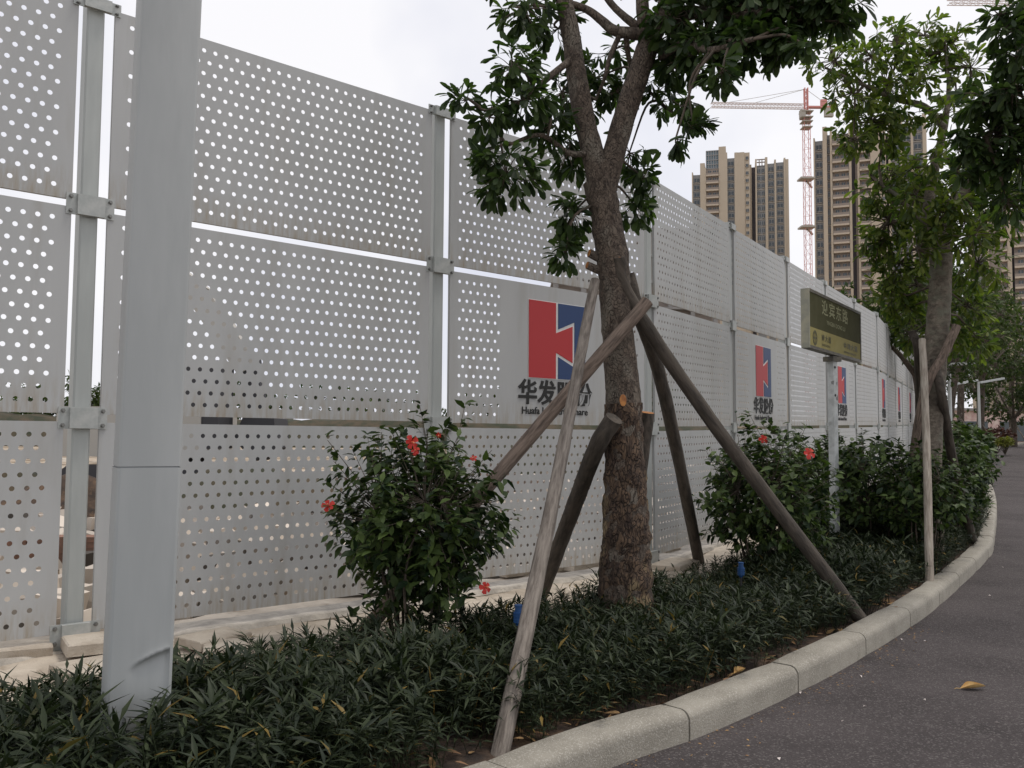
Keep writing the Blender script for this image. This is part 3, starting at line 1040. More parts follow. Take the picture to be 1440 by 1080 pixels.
# ------------------------------------------------------------------ second propped tree and the trees beyond
def make_tree(name, label, base, trunk_pts, radii, limbs, clusters, leaf, leaflen, lmat, bmat='bark_pale', group=None, tpl=LEAF_OBOV, nl=(5, 8), droop=.4):
    t = thing(name, label, 'tree', base, group)
    P = smooth_path([base + (0, 0, -.05)] + trunk_pts, 8)
    rr = np.interp(np.linspace(0, 1, len(P)), np.linspace(0, 1, len(radii)), radii)
    put('trunk', MB().tube(P, rr, 14, 0, .06, base[0], (False, True), nscale=7), bmat, t)
    allp = [P[len(P) // 2:]]
    for pts, r0, r1 in limbs:
        Q, q = limb(pts, r0, r1, 6)
        put('limb', MB().tube(Q, q, 9, 0, .05, base[1], (False, True), nscale=7), bmat, t)
        allp.append(Q)
    allp = np.concatenate(allp)
    parts, tw = [], MB()
    for (c, rad, sq, nros) in clusters:
        j = np.argmin(np.linalg.norm(allp - c, axis=1))
        if np.linalg.norm(allp[j] - c) > .15:
            mid = (allp[j] + c) / 2 + rng.normal(0, .08, 3)
            tw.tube([allp[j], mid, c], (.02, .013, .008), 5, caps=(False, False))
        u = unit(nros) * (rng.uniform(.2, 1.0, nros) ** .5)[:, None]
        u[:, 2] *= sq
        tips = c + u * rad
        twigs(tw, np.tile(c, (nros, 1)), tips, .006, .003)
        parts.append(whorls(tips, (tips - c) + rng.normal(0, .4 * rad, (nros, 3)), nl, leaflen, droop, 1.0, tpl))
    V, T = join(parts)
    put('crown', tris_mesh('crown', V - np.array(base), T, True), lmat, t, loc=(0, 0, 0))
    put('twigs', tw, 'twig', t)
    return t

T2 = 9.6
def t2(px, py, dy=0.0): return at_y(px, py, T2 + dy)
b2 = at_z(1301, T2, grade(T2) + .08)
CL2 = [(1175, 85, -.6, 34, .8, 18), (1200, 130, -.5, 36, .8, 22), (1225, 80, -.5, 34, .9, 18), (1260, 60, -.3, 34, .9, 18), (1245, 120, -.2, 36, .9, 22), (1280, 110, -.1, 36, .9, 20),
       (1300, 50, .1, 30, .9, 14), (1225, 170, -.3, 36, .8, 28), (1200, 195, -.4, 26, .8, 14), (1255, 165, -.2, 34, .8, 20), (1310, 90, .2, 34, .9, 16), (1340, 60, .1, 30, .9, 12),
       (1365, 95, 0, 34, .9, 18), (1240, 200, 0, 26, .7, 10), (1345, 130, .3, 28, .8, 10),
       (1235, 265, .2, 30, .9, 16), (1265, 240, .3, 26, .8, 12), (1295, 250, .4, 30, .9, 18), (1250, 310, .3, 36, .9, 24), (1290, 310, .6, 36, .9, 24), (1345, 255, .5, 36, .9, 24),
       (1235, 350, .4, 26, .9, 12), (1265, 370, .5, 32, .9, 20), (1290, 400, .9, 30, .9, 18), (1255, 405, .5, 26, .9, 12), (1275, 435, .6, 22, .9, 12), (1280, 470, .6, 20, .8, 9), (1360, 310, .3, 40, .9, 26), (1390, 260, .2, 40, .9, 26),
       (1375, 370, .5, 36, .9, 22), (1410, 310, .1, 32, .9, 10), (1360, 430, .9, 30, .9, 18), (1330, 300, -.5, 20, .9, 8), (1430, 260, 0, 40, .9, 26), (1345, 470, .9, 22, .9, 10),
       (1375, 475, 1.2, 26, .9, 14),
       (1310, 225, -.5, 28, .9, 11), (1342, 285, -.5, 28, .9, 11), (1316, 318, -.4, 24, .9, 8), (1288, 275, -.4, 28, .9, 10), (1368, 330, -.5, 30, .9, 11), (1345, 205, -.5, 26, .9, 9), (1330, 160, -.4, 26, .9, 9), (1290, 350, -.3, 26, .9, 9)]
CL2D = [(1400, 190, -2.2, 38, .9, 26), (1360, 195, -2.2, 22, .9, 10), (1425, 130, -2.4, 38, .9, 28), (1385, 140, -2.3, 34, .9, 22), (1430, 225, -2.2, 34, .9, 24), (1415, 40, -2.5, 30, .9, 16),
        (1435, 80, -2.5, 34, .9, 22), (1390, 235, -2.0, 26, .9, 14), (1405, 20, -2.5, 16, .8, 5), (1445, 10, -2.5, 34, .9, 16), (1450, 170, -2.3, 44, .9, 30), (1415, 285, -2.0, 26, .8, 12), (1345, 240, -2.0, 16, .9, 6)]
cl = [(t2(px, py, dy), rp_ * 1.2 * (T2 + dy) / FPX, sq, int(n * (1.45 if py < 230 else 2.1))) for px, py, dy, rp_, sq, n in CL2]
make_tree('street_tree', 'pale trunked street tree with yellowish leaves beside the road name sign', b2,
          [t2(1304, 660), t2(1308, 590), t2(1314, 510), t2(1321, 430), t2(1323, 380), t2(1322, 335)], (.165, .145, .13, .12, .115, .118),
          [([t2(1326, 345), t2(1340, 300), t2(1362, 260), t2(1388, 220, -.4), t2(1420, 150, -.8), t2(1440, 40, -1.2)], .07, .035),
           ([t2(1318, 345), t2(1306, 300), t2(1312, 250), t2(1322, 205), t2(1330, 170), t2(1334, 120), t2(1330, 70)], .075, .012),
           ([t2(1310, 320), t2(1285, 300), t2(1262, 275), t2(1240, 262)], .035, .015),
           ([t2(1328, 180), t2(1300, 150), t2(1262, 140), t2(1215, 120, -.4), t2(1160, 95, -.6)], .045, .012),
           ([t2(1380, 230, -.3), t2(1400, 200, -1.5), t2(1425, 130, -2.3)], .05, .03)],
          cl, None, .125, 'leaf_mid')
cl = [(t2(px, py, dy), rp_ * (T2 + dy) / FPX, sq, int(n * 1.3)) for px, py, dy, rp_, sq, n in CL2D]

def add_props(base, n, h, rad, mt='prop_grey', r=.045, label='', group='wooden props of the far trees', a0=0.0, hh=None):
    for k in range(n):
        a = a0 + 2 * math.pi * k / n + rng.normal(0, .15)
        f = np.array((base[0] + rad * math.cos(a), base[1] + rad * math.sin(a), base[2] - .05))
        tpt = np.array((base[0] - .12 * math.cos(a + .3), base[1] - .12 * math.sin(a + .3), base[2] + h * rng.uniform(.9, 1.08)))
        prop(mt, [f, tpt], r, r * .85, label, False, .004, group)

# tree the dark spray hangs from: stands on the verge across the road, out of frame
b3 = np.array((7.4, 7.6, .02))
make_tree('street_tree', 'roadside tree whose dark leafy branch hangs in from the right over the road', b3,
          [np.array((7.4, 7.6, 1.5)), np.array((7.35, 7.55, 3.0)), np.array((7.1, 7.5, 3.9))], (.17, .15, .14, .12),
          [([np.array((7.1, 7.5, 3.8)), np.array((6.3, 7.4, 4.5)), t2(1480, 140, -2.2), t2(1425, 170, -2.2), t2(1385, 190, -2.2)], .08, .02),
           ([np.array((7.1, 7.5, 3.8)), np.array((6.2, 7.2, 5.0)), t2(1440, 30, -2.4)], .07, .02)],
          cl, None, .135, 'leaf_tree')

mat('prop_pale', (.40, .355, .295), .9, (.22, .185, .15), 16, stretch=(3, 3, .3), bump=.7, bscale=20, detail=7)
prop('prop_pale', [foot(1303, 8.05, .06), t2(1303, 640, -.9), t2(1299, 520, -.4), t2(1297, 478, -.22)], .038, .036, 'pale upright prop in front of the pale trunked tree', False, .004, 'wooden props of the pale tree')
prop('prop_dark', [foot(1366, 11.0, .06), t2(1338, 640, .4), t2(1325, 560, -.2), t2(1314, 505, -.16)], .055, .045, 'dark prop slanting towards the road beside the pale trunked tree', False, .004, 'wooden props of the pale tree')
prop('prop_brown', [foot(1262, 10.0, .06), t2(1296, 570, -.16), t2(1330, 493, -.2), t2(1346, 458, -.2)], .046, .045, 'brown prop crossing in front of the pale trunk from the hedge', True, .004, 'wooden props of the pale tree')
prop('prop_dark', [foot(1290, 11.6, .06), t2(1292, 520, .4), t2(1283, 465, .3)], .05, .045, 'dark prop standing behind the pale trunk', False, .004, 'wooden props of the pale tree')

# trees further along the bed and round the bend
def along_bed(s, into):
    p, t, n = kerb_at(s)
    q = p + n * into
    return np.array((q[0], q[1], grade(q[1]) + .06))
def s_for_y(Y): return float(np.interp(Y, KL[:, 1], _cum))
far_spec = [(22.0, 1.3, 6.8, .17, 'street tree with crossed props where the hedge thins out'),
            (29.0, 1.3, 7.2, .18, 'street tree beside the lamp mast along the bed'),
            (37.0, 1.3, 9.0, .18, 'far street tree with pale props near the bend'),
            (46.0, 1.2, 10.5, .2, 'far street tree with dark crown at the bend of the road'),
            (57.0, 1.2, 11.0, .22, 'far street tree before the last lamp mast'),
            (70.0, 1.2, 12, .24, 'farthest street tree at the end of the bed')]
for (Y, into, H, r, lab) in far_spec:
    b = along_bed(s_for_y(Y), into)
    top = b + np.array((rng.normal(0, .2), rng.normal(0, .2), H * .42))
    lim, cls = [], []
    for k in range(5):
        a = 2 * math.pi * k / 5 + rng.uniform(0, .8)
        e = top + np.array((math.cos(a) * H * .2, math.sin(a) * H * .2, H * rng.uniform(.15, .38)))
        lim.append(([top - (0, 0, .15), (top + e) / 2 + rng.normal(0, .1, 3), e], r * .5, r * .18))
    for k in range(30):
        u = unit(1)[0]
        u[2] *= .85
        c = top + np.array((0, 0, H * .24)) + u * rng.uniform(.25, 1) ** .5 * H * .30
        cls.append((c, H * .09, .85, 22))
    make_tree('street_tree', lab, b, [b + (top - b) * .5 + rng.normal(0, .06, 3), top], (r, r * .85, r * .8), lim, cls, None, .17 if Y < 30 else .22, 'leaf_far', 'bark', 'street trees along the bed', LEAF_SIMPLE if Y > 20 else LEAF_OBOV, (5, 7), .3)
    add_props(b, 4, 1.9, 1.25, 'prop_grey', .045, 'leaning wooden prop of the ' + lab.split(' with ')[0].split(' before ')[0].split(' beside ')[0].split(' at ')[0] + ' ' + {16.0: 'next behind the pale trunk', 22.0: 'where the hedge thins out', 29.0: 'beside the lamp mast', 37.0: 'near the bend', 46.0: 'at the bend', 57.0: 'before the last lamp', 70.0: 'at the end of the bed'}[Y], a0=rng.uniform(0, 1))
side_spec = [(26.5, 38.0, 8.5), (32.0, 45, 10.5), (38.5, 52, 12.0), (34.0, 60, 8.0), (46.0, 62, 13.0), (45.0, 75, 14), (56, 78, 14), (52.0, 66, 13), (27.0, 58, 12.0), (38.0, 72, 15.0)]
for k, (x, y, H) in enumerate(side_spec):
    b = np.array((x, y, grade(y) - .02))
    top = b + (0, 0, H * .25)
    lim, cls = [], []
    for q in range(5):
        a = 2 * math.pi * q / 5 + rng.uniform(0, .8)
        e = top + np.array((math.cos(a) * H * .2, math.sin(a) * H * .2, H * rng.uniform(.15, .38)))
        lim.append(([top - (0, 0, .15), (top + e) / 2 + rng.normal(0, .1, 3), e], .1, .04))
    for q in range(34):
        u = unit(1)[0]
        c = top + np.array((0, 0, H * .24)) + u * rng.uniform(.2, 1) ** .5 * H * .36 * np.array((1, 1, .95))
        cls.append((c, H * .10, .85, 24))
    make_tree('roadside_tree', 'leafy roadside tree standing in the row on the outer side of the bend', b, [b + (0, 0, H * .2), top], (.2, .17, .16), lim, cls, None, .26, 'leaf_far', 'bark', 'trees on the outer side of the bend', LEAF_SIMPLE, (5, 7), .3)

# ------------------------------------------------------------------ hibiscus bushes
def flower(parent, c, facing, r=.05):
    r *= .78
    f = np.array(facing, float); f /= np.linalg.norm(f)
    x = np.cross(f, (0, 0, 1.0)); x /= np.linalg.norm(x) + 1e-9
    y = np.cross(x, f)
    b = MB()
    for k in range(5):
        a = 2 * math.pi * k / 5 + rng.uniform(-.15, .15)
        d = x * math.cos(a) + y * math.sin(a)
        s_ = np.cross(f, d)
        rr_ = r * rng.uniform(.85, 1.15)
        bend = rng.uniform(.1, .6)
        V = [c, c + d * rr_ * .45 + s_ * rr_ * .30 + f * rr_ * .35, c + d * rr_ * .45 - s_ * rr_ * .30 + f * rr_ * .35, c + d * rr_ * .5 + f * rr_ * .28,
             c + d * rr_ * .95 + s_ * rr_ * .42 + f * rr_ * (.40 - bend * .3), c + d * rr_ * .95 - s_ * rr_ * .42 + f * rr_ * (.42 - bend * .3), c + d * rr_ * 1.12 + f * rr_ * (.3 - bend * .5)]
        b.add(V, [(0, 3, 1), (0, 2, 3), (1, 3, 6, 4), (3, 2, 5, 6)], 0, True)
    b.tube([c, c + f * r * 1.0, c + f * r * 1.35 + np.array((0, 0, -.2 * r))], (.004, .003, .005), 5, 1)
    return put('flower', b, ('petal_red', 'stamen'), parent)

def bush(label, c, rx, rz_, ntips, flowers, leaflen=.075, group='hibiscus bushes along the bed', tpl=LEAF_OVATE, nstem=10):
    base = np.array((c[0], c[1], grade(c[1]) + .07))
    t = thing('hibiscus_bush', label, 'bush', base, group)
    cc = np.array((c[0], c[1], c[2]))
    u = unit(ntips)
    rad = rng.uniform(.12, 1, ntips) ** .45
    lump = np.array([1 + .30 * mnoise.noise(Vector(v * 2.1) + Vector(cc)) + .15 * mnoise.noise(Vector(v * 5) + Vector(cc)) for v in u])
    tips = cc + u * (rad * lump)[:, None] * np.array((rx, rx, rz_))
    tips[:, 2] = np.maximum(tips[:, 2], base[2] + .16)
    dirs = u * .7 + np.array((0, 0, .65)) + rng.normal(0, .3, (ntips, 3))
    dirs /= np.linalg.norm(dirs, axis=1)[:, None]
    ext = rng.random(ntips) < .13
    tips[ext] += (np.array((0, 0, 1.0)) + .5 * u[ext]) * rng.uniform(.06, .17, ext.sum())[:, None] * (rx / .52) * (u[ext][:, 2] > -.1)[:, None]
    # leaves along the last stretch of each shoot
    per = 11
    idx = np.repeat(np.arange(ntips), per)
    m = len(idx)
    along = rng.uniform(-.19, .03, m)
    pos = tips[idx] + dirs[idx] * along[:, None]
    sd_ = unit(m)
    sd_ = sd_ - dirs[idx] * (sd_ * dirs[idx]).sum(1)[:, None]
    sd_ /= np.linalg.norm(sd_, axis=1)[:, None] + 1e-9
    dd = sd_ + dirs[idx] * rng.uniform(.1, .9, m)[:, None]
    dd[:, 2] -= .15
    up = np.tile((0, 0, 1.0), (m, 1)) + dirs[idx] * .3 + rng.normal(0, .4, (m, 3))
    V, T = scatter(tpl, pos, frames(dd, up), leaflen * rng.uniform(.55, 1.25, m))
    put('foliage', tris_mesh('foliage', V - base, T, True), 'leaf_hibiscus', t, loc=(0, 0, 0))
    st = MB()
    hubs = []
    for k in range(nstem):
        a = rng.uniform(0, 2 * math.pi)
        h = cc + np.array((math.cos(a) * rx * .45, math.sin(a) * rx * .45, rng.uniform(-.3, .3) * rz_))
        f = base + np.array((math.cos(a) * .09, math.sin(a) * .09, -.03))
        st.tube(smooth_path([f, (f + h) / 2 + rng.normal(0, .04, 3), h], 4), np.linspace(.011, .006, 9), 5, caps=(False, False))
        hubs.append(h)
    hubs = np.array(hubs)
    for tip, d in zip(tips, dirs):
        h = hubs[np.argmin(np.linalg.norm(hubs - tip, axis=1))]
        st.tube([h, (h + tip) / 2 - d * .05, tip], (.004, .003, .002), 3, caps=(False, False))
    put('stems', st, 'twig', t)
    for (px, py, Y, r) in flowers:
        p = at_y(px, py, Y)
        flower(t, p, (rng.normal(0, .3), -1, .35 + rng.normal(0, .3)), r)
    return t

bush('round hibiscus bush with red flowers between the square pole and the propped trunk', at_y(583, 735, 5.3), .52, .58, 460,
     [(578, 622, 5.05, .045), (584, 634, 5.0, .03), (462, 712, 5.05, .042), (682, 826, 4.85, .04), (666, 645, 5.1, .022), (617, 612, 5.2, .02)], .078)
bush('hibiscus bush with red flowers in front of the road name sign', at_y(1075, 692, 8.0), .64, .57, 420,
     [(1137, 638, 7.35, .060), (1073, 618, 7.7, .045)], .085)
bush('leafy hibiscus bush between the sign post and the pale trunk', at_y(1228, 680, 9.6), .62, .55, 300, [], .09)
bush('hibiscus bush at the foot of the pale trunked tree', at_y(1298, 690, 9.0), .50, .42, 220, [], .085)
bush('hibiscus bush crowding the kerb beyond the pale trunked tree', at_y(1326, 672, 10.8), .54, .56, 260, [], .095)
bush('hibiscus bush at the bulge of the kerb', at_y(1343, 668, 12.8), .50, .56, 240, [], .10)
bush('small hibiscus bush behind the sign post', at_y(1165, 672, 11.2), .60, .62, 220, [], .10)
bush('hibiscus bush in the hedge beyond the kerb bulge', at_y(1350, 652, 15.5), .52, .58, 220, [], .13)
bush('far hibiscus bush in the hedge before the dark red shrub', at_y(1352, 638, 20.5), .62, .62, 220, [], .16)
bush('farthest hibiscus bush along the bed', at_y(1356, 628, 27.0), .75, .65, 200, [], .2)

# ------------------------------------------------------------------ groundcover
def sprig(h, nleaf, seed):
    r_ = np.random.default_rng(seed)
    parts = []
    # thin stem
    lx, ly = r_.normal(0, .12, 2) * h
    a = np.array([(0, 0, 0), (lx * .4, ly * .4, h * .55), (lx, ly, h)])
    w = .0022
    V, T = [], []
    for i, p in enumerate(a):
        for k in range(3):
            V.append(p + np.array((w * math.cos(2.1 * k), w * math.sin(2.1 * k), 0)))
        if i:
            for k in range(3):
                q = (k + 1) % 3
                T += [((i - 1) * 3 + k, (i - 1) * 3 + q, i * 3 + q), ((i - 1) * 3 + k, i * 3 + q, i * 3 + k)]
    parts.append((np.array(V), np.array(T)))
    tt = np.concatenate((r_.uniform(.30, .85, nleaf // 2), r_.uniform(.82, 1.0, nleaf - nleaf // 2)))
    m = len(tt)
    pos = np.stack((np.interp(tt, (0, .55, 1), a[:, 0]), np.interp(tt, (0, .55, 1), a[:, 1]), tt * h), 1)
    an = r_.uniform(0, 2 * math.pi, m)
    el = r_.uniform(-.15, .55, m) + (tt > .9) * r_.uniform(0, .8, m)
    D = np.stack((np.cos(an) * np.cos(el), np.sin(an) * np.cos(el), np.sin(el)), 1)
    up = np.tile((0, 0, 1.0), (m, 1)) + r_.normal(0, .3, (m, 3))
    parts.append(scatter(LEAF_LANCE, pos, frames(D, up), r_.uniform(.045, .098, m)))
    return join(parts)
SPR = [sprig(.30, 19, 100 + k) for k in range(9)]
n_try = 21000
s_s = np.where(rng.random(n_try) < .88, rng.uniform(5.6, 22.0, n_try), rng.uniform(22.0, 58, n_try))
parts_near = [[] for _ in SPR]
for sv in s_s:
    p, t, n = kerb_at(sv)
    wmax = 1.68 + .18 * mnoise.noise(Vector((sv * 1.1, 5, 0)))
    lo_ = .22 if sv < 15.5 else .17
    into = lo_ + (wmax - lo_) * rng.random()
    q = p + n * into
    dens = .72 + .75 * mnoise.noise(Vector((q[0] * 1.6, q[1] * 1.6, 7)))
    edge = min(1, (into - .15) / .25)
    if abs(q[0] - np.interp(q[1], (3.2, 3.8), (-.05, -.06))) < .17 and 3.1 < q[1] < 3.86 and rng.random() < .92:
        continue
    if rng.random() > dens + .25 or rng.random() > .25 + .75 * edge:
        continue
    # keep the pole and trunk feet free
    if np.hypot(q[0] - pc[0], q[1] - pc[1]) < .19 or np.hypot(q[0] - base1[0], q[1] - base1[1]) < .22:
        continue
    tall = .80 + .30 * mnoise.noise(Vector((q[0] * .9, q[1] * .9, 2))) - .18 * (1 - edge)
    dpole = math.hypot(q[0] - pc[0] - .05, q[1] - pc[1] + .35)
    tall += .38 * math.exp(-(dpole / .75) ** 2)
    far = 1.0 if sv < 22 else 1.9
    if 15.5 < sv < 24: tall += .16
    parts_near[rng.integers(len(SPR))].append((q[0], q[1], grade(q[1]) + .06, rng.uniform(0, 6.28), tall * rng.uniform(.55, 1.38) * far ** .5, rng.normal(0, .22), rng.normal(0, .22)))
out = []
for tpl, lst in zip(SPR, parts_near):
    A = np.array(lst)
    ca_, sa_ = np.cos(A[:, 3]), np.sin(A[:, 3])
    M = np.zeros((len(A), 3, 3))
    M[:, 0, 0] = ca_; M[:, 0, 1] = -sa_; M[:, 1, 0] = sa_; M[:, 1, 1] = ca_; M[:, 2, 2] = 1
    M[:, 0, 2] = A[:, 5]; M[:, 1, 2] = A[:, 6]
    out.append(scatter(tpl, A[:, :3], M, A[:, 4]))
V, T = join(out)
gc = put('groundcover', tris_mesh('groundcover', V, T, True), 'leaf_cover')
tag(gc, 'dense dark green narrow leaved groundcover filling the bed', 'groundcover', None, 'stuff')

# dead leaves on the soil along the kerb
def dead_leaves():
    m = 420
    sv = rng.uniform(3, 15, m)
    P, D = [], []
    for s_ in sv:
        p, t, n = kerb_at(s_)
        q = p + n * rng.uniform(.15, .7)
        P.append((q[0], q[1], grade(q[1]) + .105 + rng.uniform(0, .025)))
    a = rng.uniform(0, 6.28, m)
    D = np.stack((np.cos(a), np.sin(a), rng.normal(0, .2, m)), 1)
    return scatter(LEAF_OBOV, np.array(P), frames(D, np.tile((0, 0, 1.0), (m, 1)) + rng.normal(0, .3, (m, 3))), rng.uniform(.04, .10, m))
V, T = dead_leaves()
tag(put('leaf_litter', tris_mesh('leaf_litter', V, T), 'dry_brown'), 'brown leaf litter scattered on the soil by the kerb', 'leaf litter', None, 'stuff')

# ------------------------------------------------------------------ road name sign
SY = 9.45
sg0 = at_z(1172, SY, grade(SY) + .06)
sign = thing('road_sign', 'olive and gold road name sign on a pale perforated post', 'road sign', sg0)
A = at_y(1133, 447, 8.62); B = at_y(1206, 479, 10.25)
dv = (B - A)[:2]; SW = np.linalg.norm(dv); dv /= SW
srz = math.atan2(dv[1], dv[0])
ctr = (A + B) / 2
ztop = at_y(1131, 405, 8.6)[2]; zbot = at_y(1131, 489, 8.6)[2]
SH = ztop - zbot
sc_ = np.array((ctr[0], ctr[1], (ztop + zbot) / 2))
def sput(name, me, mats, parent, x, y, z):
    return put(name, me, mats, parent, loc=tuple(np.array((sc_[0] + x * dv[0] - y * dv[1], sc_[1] + x * dv[1] + y * dv[0], sc_[2] + z)) - np.array(sg0)), rot=(0, 0, srz))
fr = MB()
fr.box((0, 0, SH / 2 - .015), (SW, .084, .03)); fr.box((0, 0, -SH / 2 + .015), (SW, .084, .03))
fr.box((SW / 2 - .015, 0, 0), (.03, .084, SH - .0605))
sput('frame', fr, 'sign_frame', sign, 0, 0, 0)
sput('end_cap', MB().box((0, 0, 0), (.02, .082, SH - .004)), 'sign_edge', sign, -SW / 2 - .0105, 0, 0)
bd = sput('upper_board', MB().box((0, 0, 0), (SW - .035, .07, SH * .60)), 'sign_olive', sign, -.012, 0, SH * .165)
gd = sput('lower_board', MB().box((0, 0, 0), (SW - .035, .071, SH * .335)), 'sign_gold', sign, -.012, 0, -SH * .305)
def on_board(board, me, x, z): return put('lettering', me, (), board, loc=(x, -.0385, z))
on_board(bd, text_mesh('迎宾东路', SW * .50, SH * .27, .012, .0, 'sign_text', 1.25), -SW * .28, -SH * .02)
on_board(bd, text_mesh('YINGBIN DONG LU', SW * .36, SH * .075, .008, .0, 'sign_text'), -SW * .20, -SH * .17)
on_board(gd, text_mesh('南大道', SW * .17, SH * .12, .014, .0, 'sign_ink', 1.15), -SW * .29, -SH * .015)
on_board(gd, text_mesh('NAN DADAO', SW * .15, SH * .045, .01, .0, 'sign_ink'), -SW * .285, -SH * .10)
on_board(gd, text_mesh('金湾大道', SW * .30, SH * .12, .014, .0, 'sign_ink', 1.15), SW * .12, -SH * .02)
on_board(gd, text_mesh('JINWAN DADAO', SW * .26, SH * .045, .01, .0, 'sign_ink'), SW * .13, -SH * .11)
ring = []
for k in range(20):
    a0, a1 = 2 * math.pi * k / 20, 2 * math.pi * (k + 1) / 20
    ring.append([(r_ * math.cos(a), r_ * math.sin(a)) for r_, a in ((.055, a0), (.055, a1), (.075, a1), (.075, a0))])
ring.append([(-.012, -.055), (.012, -.055), (.012, .055), (-.012, .055)])
ring.append([(-.05, -.010), (-.012, -.010), (-.012, .010), (-.05, .010)])
ring.append([(.012, -.010), (.05, -.010), (.05, .010), (.012, .010)])
put('round_emblem', poly_plate(ring, .002), 'sign_ink', gd, loc=(-SW * .405, -.0365, 0))
pz = zbot - .002
b = MB().box((0, 0, (sg0[2] + pz) / 2), (.072, .072, pz - sg0[2]))
po = put('post', b, 'sign_post', sign, loc=(0, 0, -sg0[2]), rot=(0, 0, srz - R(18)))
for k, z in enumerate(np.linspace(pz - .12, pz - .42, 2)):
    hb = MB().tube([(0, 0, 0), (0, -.004, 0)], .014, 10, smooth=False)
    put('bolt_hole', hb, 'hose_black', po, loc=(-.01, -.0365, z))
bc = MB().box((0, 0, 0), (.16, .12, .05))
put('clamp', bc, 'sign_frame', sign, loc=(0, 0, pz - .02 - sg0[2] - .012), rot=(0, 0, srz - R(18)))

# ------------------------------------------------------------------ sprinklers
def sprinkler(px, py, Y, label):
    p = at_y(px, py, Y)
    b0 = np.array((p[0], p[1], grade(Y) + .06))
    t = thing('sprinkler', label, 'sprinkler', b0, 'blue sprinklers in the groundcover')
    put('riser', MB().tube([b0, np.array((p[0], p[1], p[2] - .05))], .009, 7), 'hose_black', t)
    b = MB().tube([p + (0, 0, -.05), p + (0, 0, -.035), p + (0, 0, -.034), p + (0, 0, .02), p + (0, 0, .021), p + (0, 0, .05)], (.012, .018, .026, .026, .020, .018), 10, smooth=False)
    for z in (-.02, 0, .012):
        b.tube([p + (0, 0, z), p + (0, 0, z + .004)], .0285, 10, smooth=False)
    put('head', b, 'blue_plastic', t)
    put('cap', MB().tube([p + (0, 0, .05), p + (0, 0, .058)], .022, 10, smooth=False), 'blue_plastic', t)
sprinkler(729, 866, 4.75, 'blue sprinkler head beside the grey weathered prop')
sprinkler(1042, 802, 6.55, 'blue sprinkler head below the bush in front of the sign')

# ------------------------------------------------------------------ litter on the road and kerb
def curled_leaf(px, py, ln, wd, rz, label, h=.0, matn='dry_leaf', curl=.5):
    c = on_ground(px, py, h)
    V, F = [], []
    nu, nv = 12, 6
    for i in range(nu + 1):
        u = i / nu
        w = wd * (math.sin(math.pi * min(1, u ** .8)) ** .8 * .95 + .06) * (1 if u > .35 else .35 + 1.8 * u)
        for j in range(nv + 1):
            v = j / nv * 2 - 1
            ang = v * (1.25 + .8 * curl)
            V.append(((u - .5) * ln, math.sin(ang) * w * .5, .008 + (1 - math.cos(ang)) * w * .42 + .012 * u * u))
    m = nv + 1
    F = [(i * m + j, i * m + j + 1, (i + 1) * m + j + 1, (i + 1) * m + j) for i in range(nu) for j in range(nv)]
    b = MB().add(V, F, 0, True)
    b.tube([(-ln * .5, 0, .008), (-ln * .62, .004, .010), (-ln * .72, .0, .006)], (.0025, .002, .0015), 5)
    o = put('fallen_leaf', b, matn, loc=tuple(c), rot=(0, 0, rz))
    tag(o, label, 'fallen leaf', 'fallen leaves and petals')
curled_leaf(1368, 970, .15, .062, R(4), 'curled yellow brown leaf lying alone on the asphalt')
curled_leaf(1040, 947, .10, .05, R(40), 'orange brown leaf lying against the back of the kerb', .12)
curled_leaf(1012, 945, .08, .045, R(70), 'dull brown leaf on the soil behind the kerb', .12, 'dry_brown')
for k, (px, py) in enumerate([(1268, 900), (1300, 902), (1211, 952), (1402, 1017), (1300, 985), (1216, 994), (1185, 1015), (1125, 975), (1392, 838), (1410, 798), (1095, 1068)]):
    c = on_ground(px, py)
    b = MB()
    r_ = rng.uniform(.007, .014)
    b.add([(-r_ * 1.5, 0, .002), (0, -r_ * .6, .007), (r_ * 1.4, 0, .003), (.2 * r_, r_ * .7, .011)], [(0, 1, 2), (0, 2, 3), (0, 3, 1), (1, 3, 2)])
    o = put('petal', b, 'pale_petal', loc=tuple(c), rot=(0, 0, rng.uniform(0, 6)))
    tag(o, 'tiny dry pale petal lying on the asphalt by the kerb', 'petal', 'tiny petals on the road')
V, T = [], []
m = 520
sv = rng.uniform(5, 14, m)
Pp = []
for s_ in sv:
    p, t, n = kerb_at(s_)
    q = p - n * abs(rng.normal(0, .12)) - n * .01
    Pp.append((q[0], q[1], grade(q[1]) + .004))
a = rng.uniform(0, 6.28, m)
D = np.stack((np.cos(a), np.sin(a), np.zeros(m)), 1)
V, T = scatter(LEAF_SIMPLE, np.array(Pp), frames(D, np.tile((0, 0, 1.0), (m, 1)) + rng.normal(0, .3, (m, 3))), rng.uniform(.005, .024, m))
tag(put('road_litter', tris_mesh('road_litter', V, T), 'dry_brown'), 'small dry bits gathered along the kerb foot', 'litter', None, 'stuff')

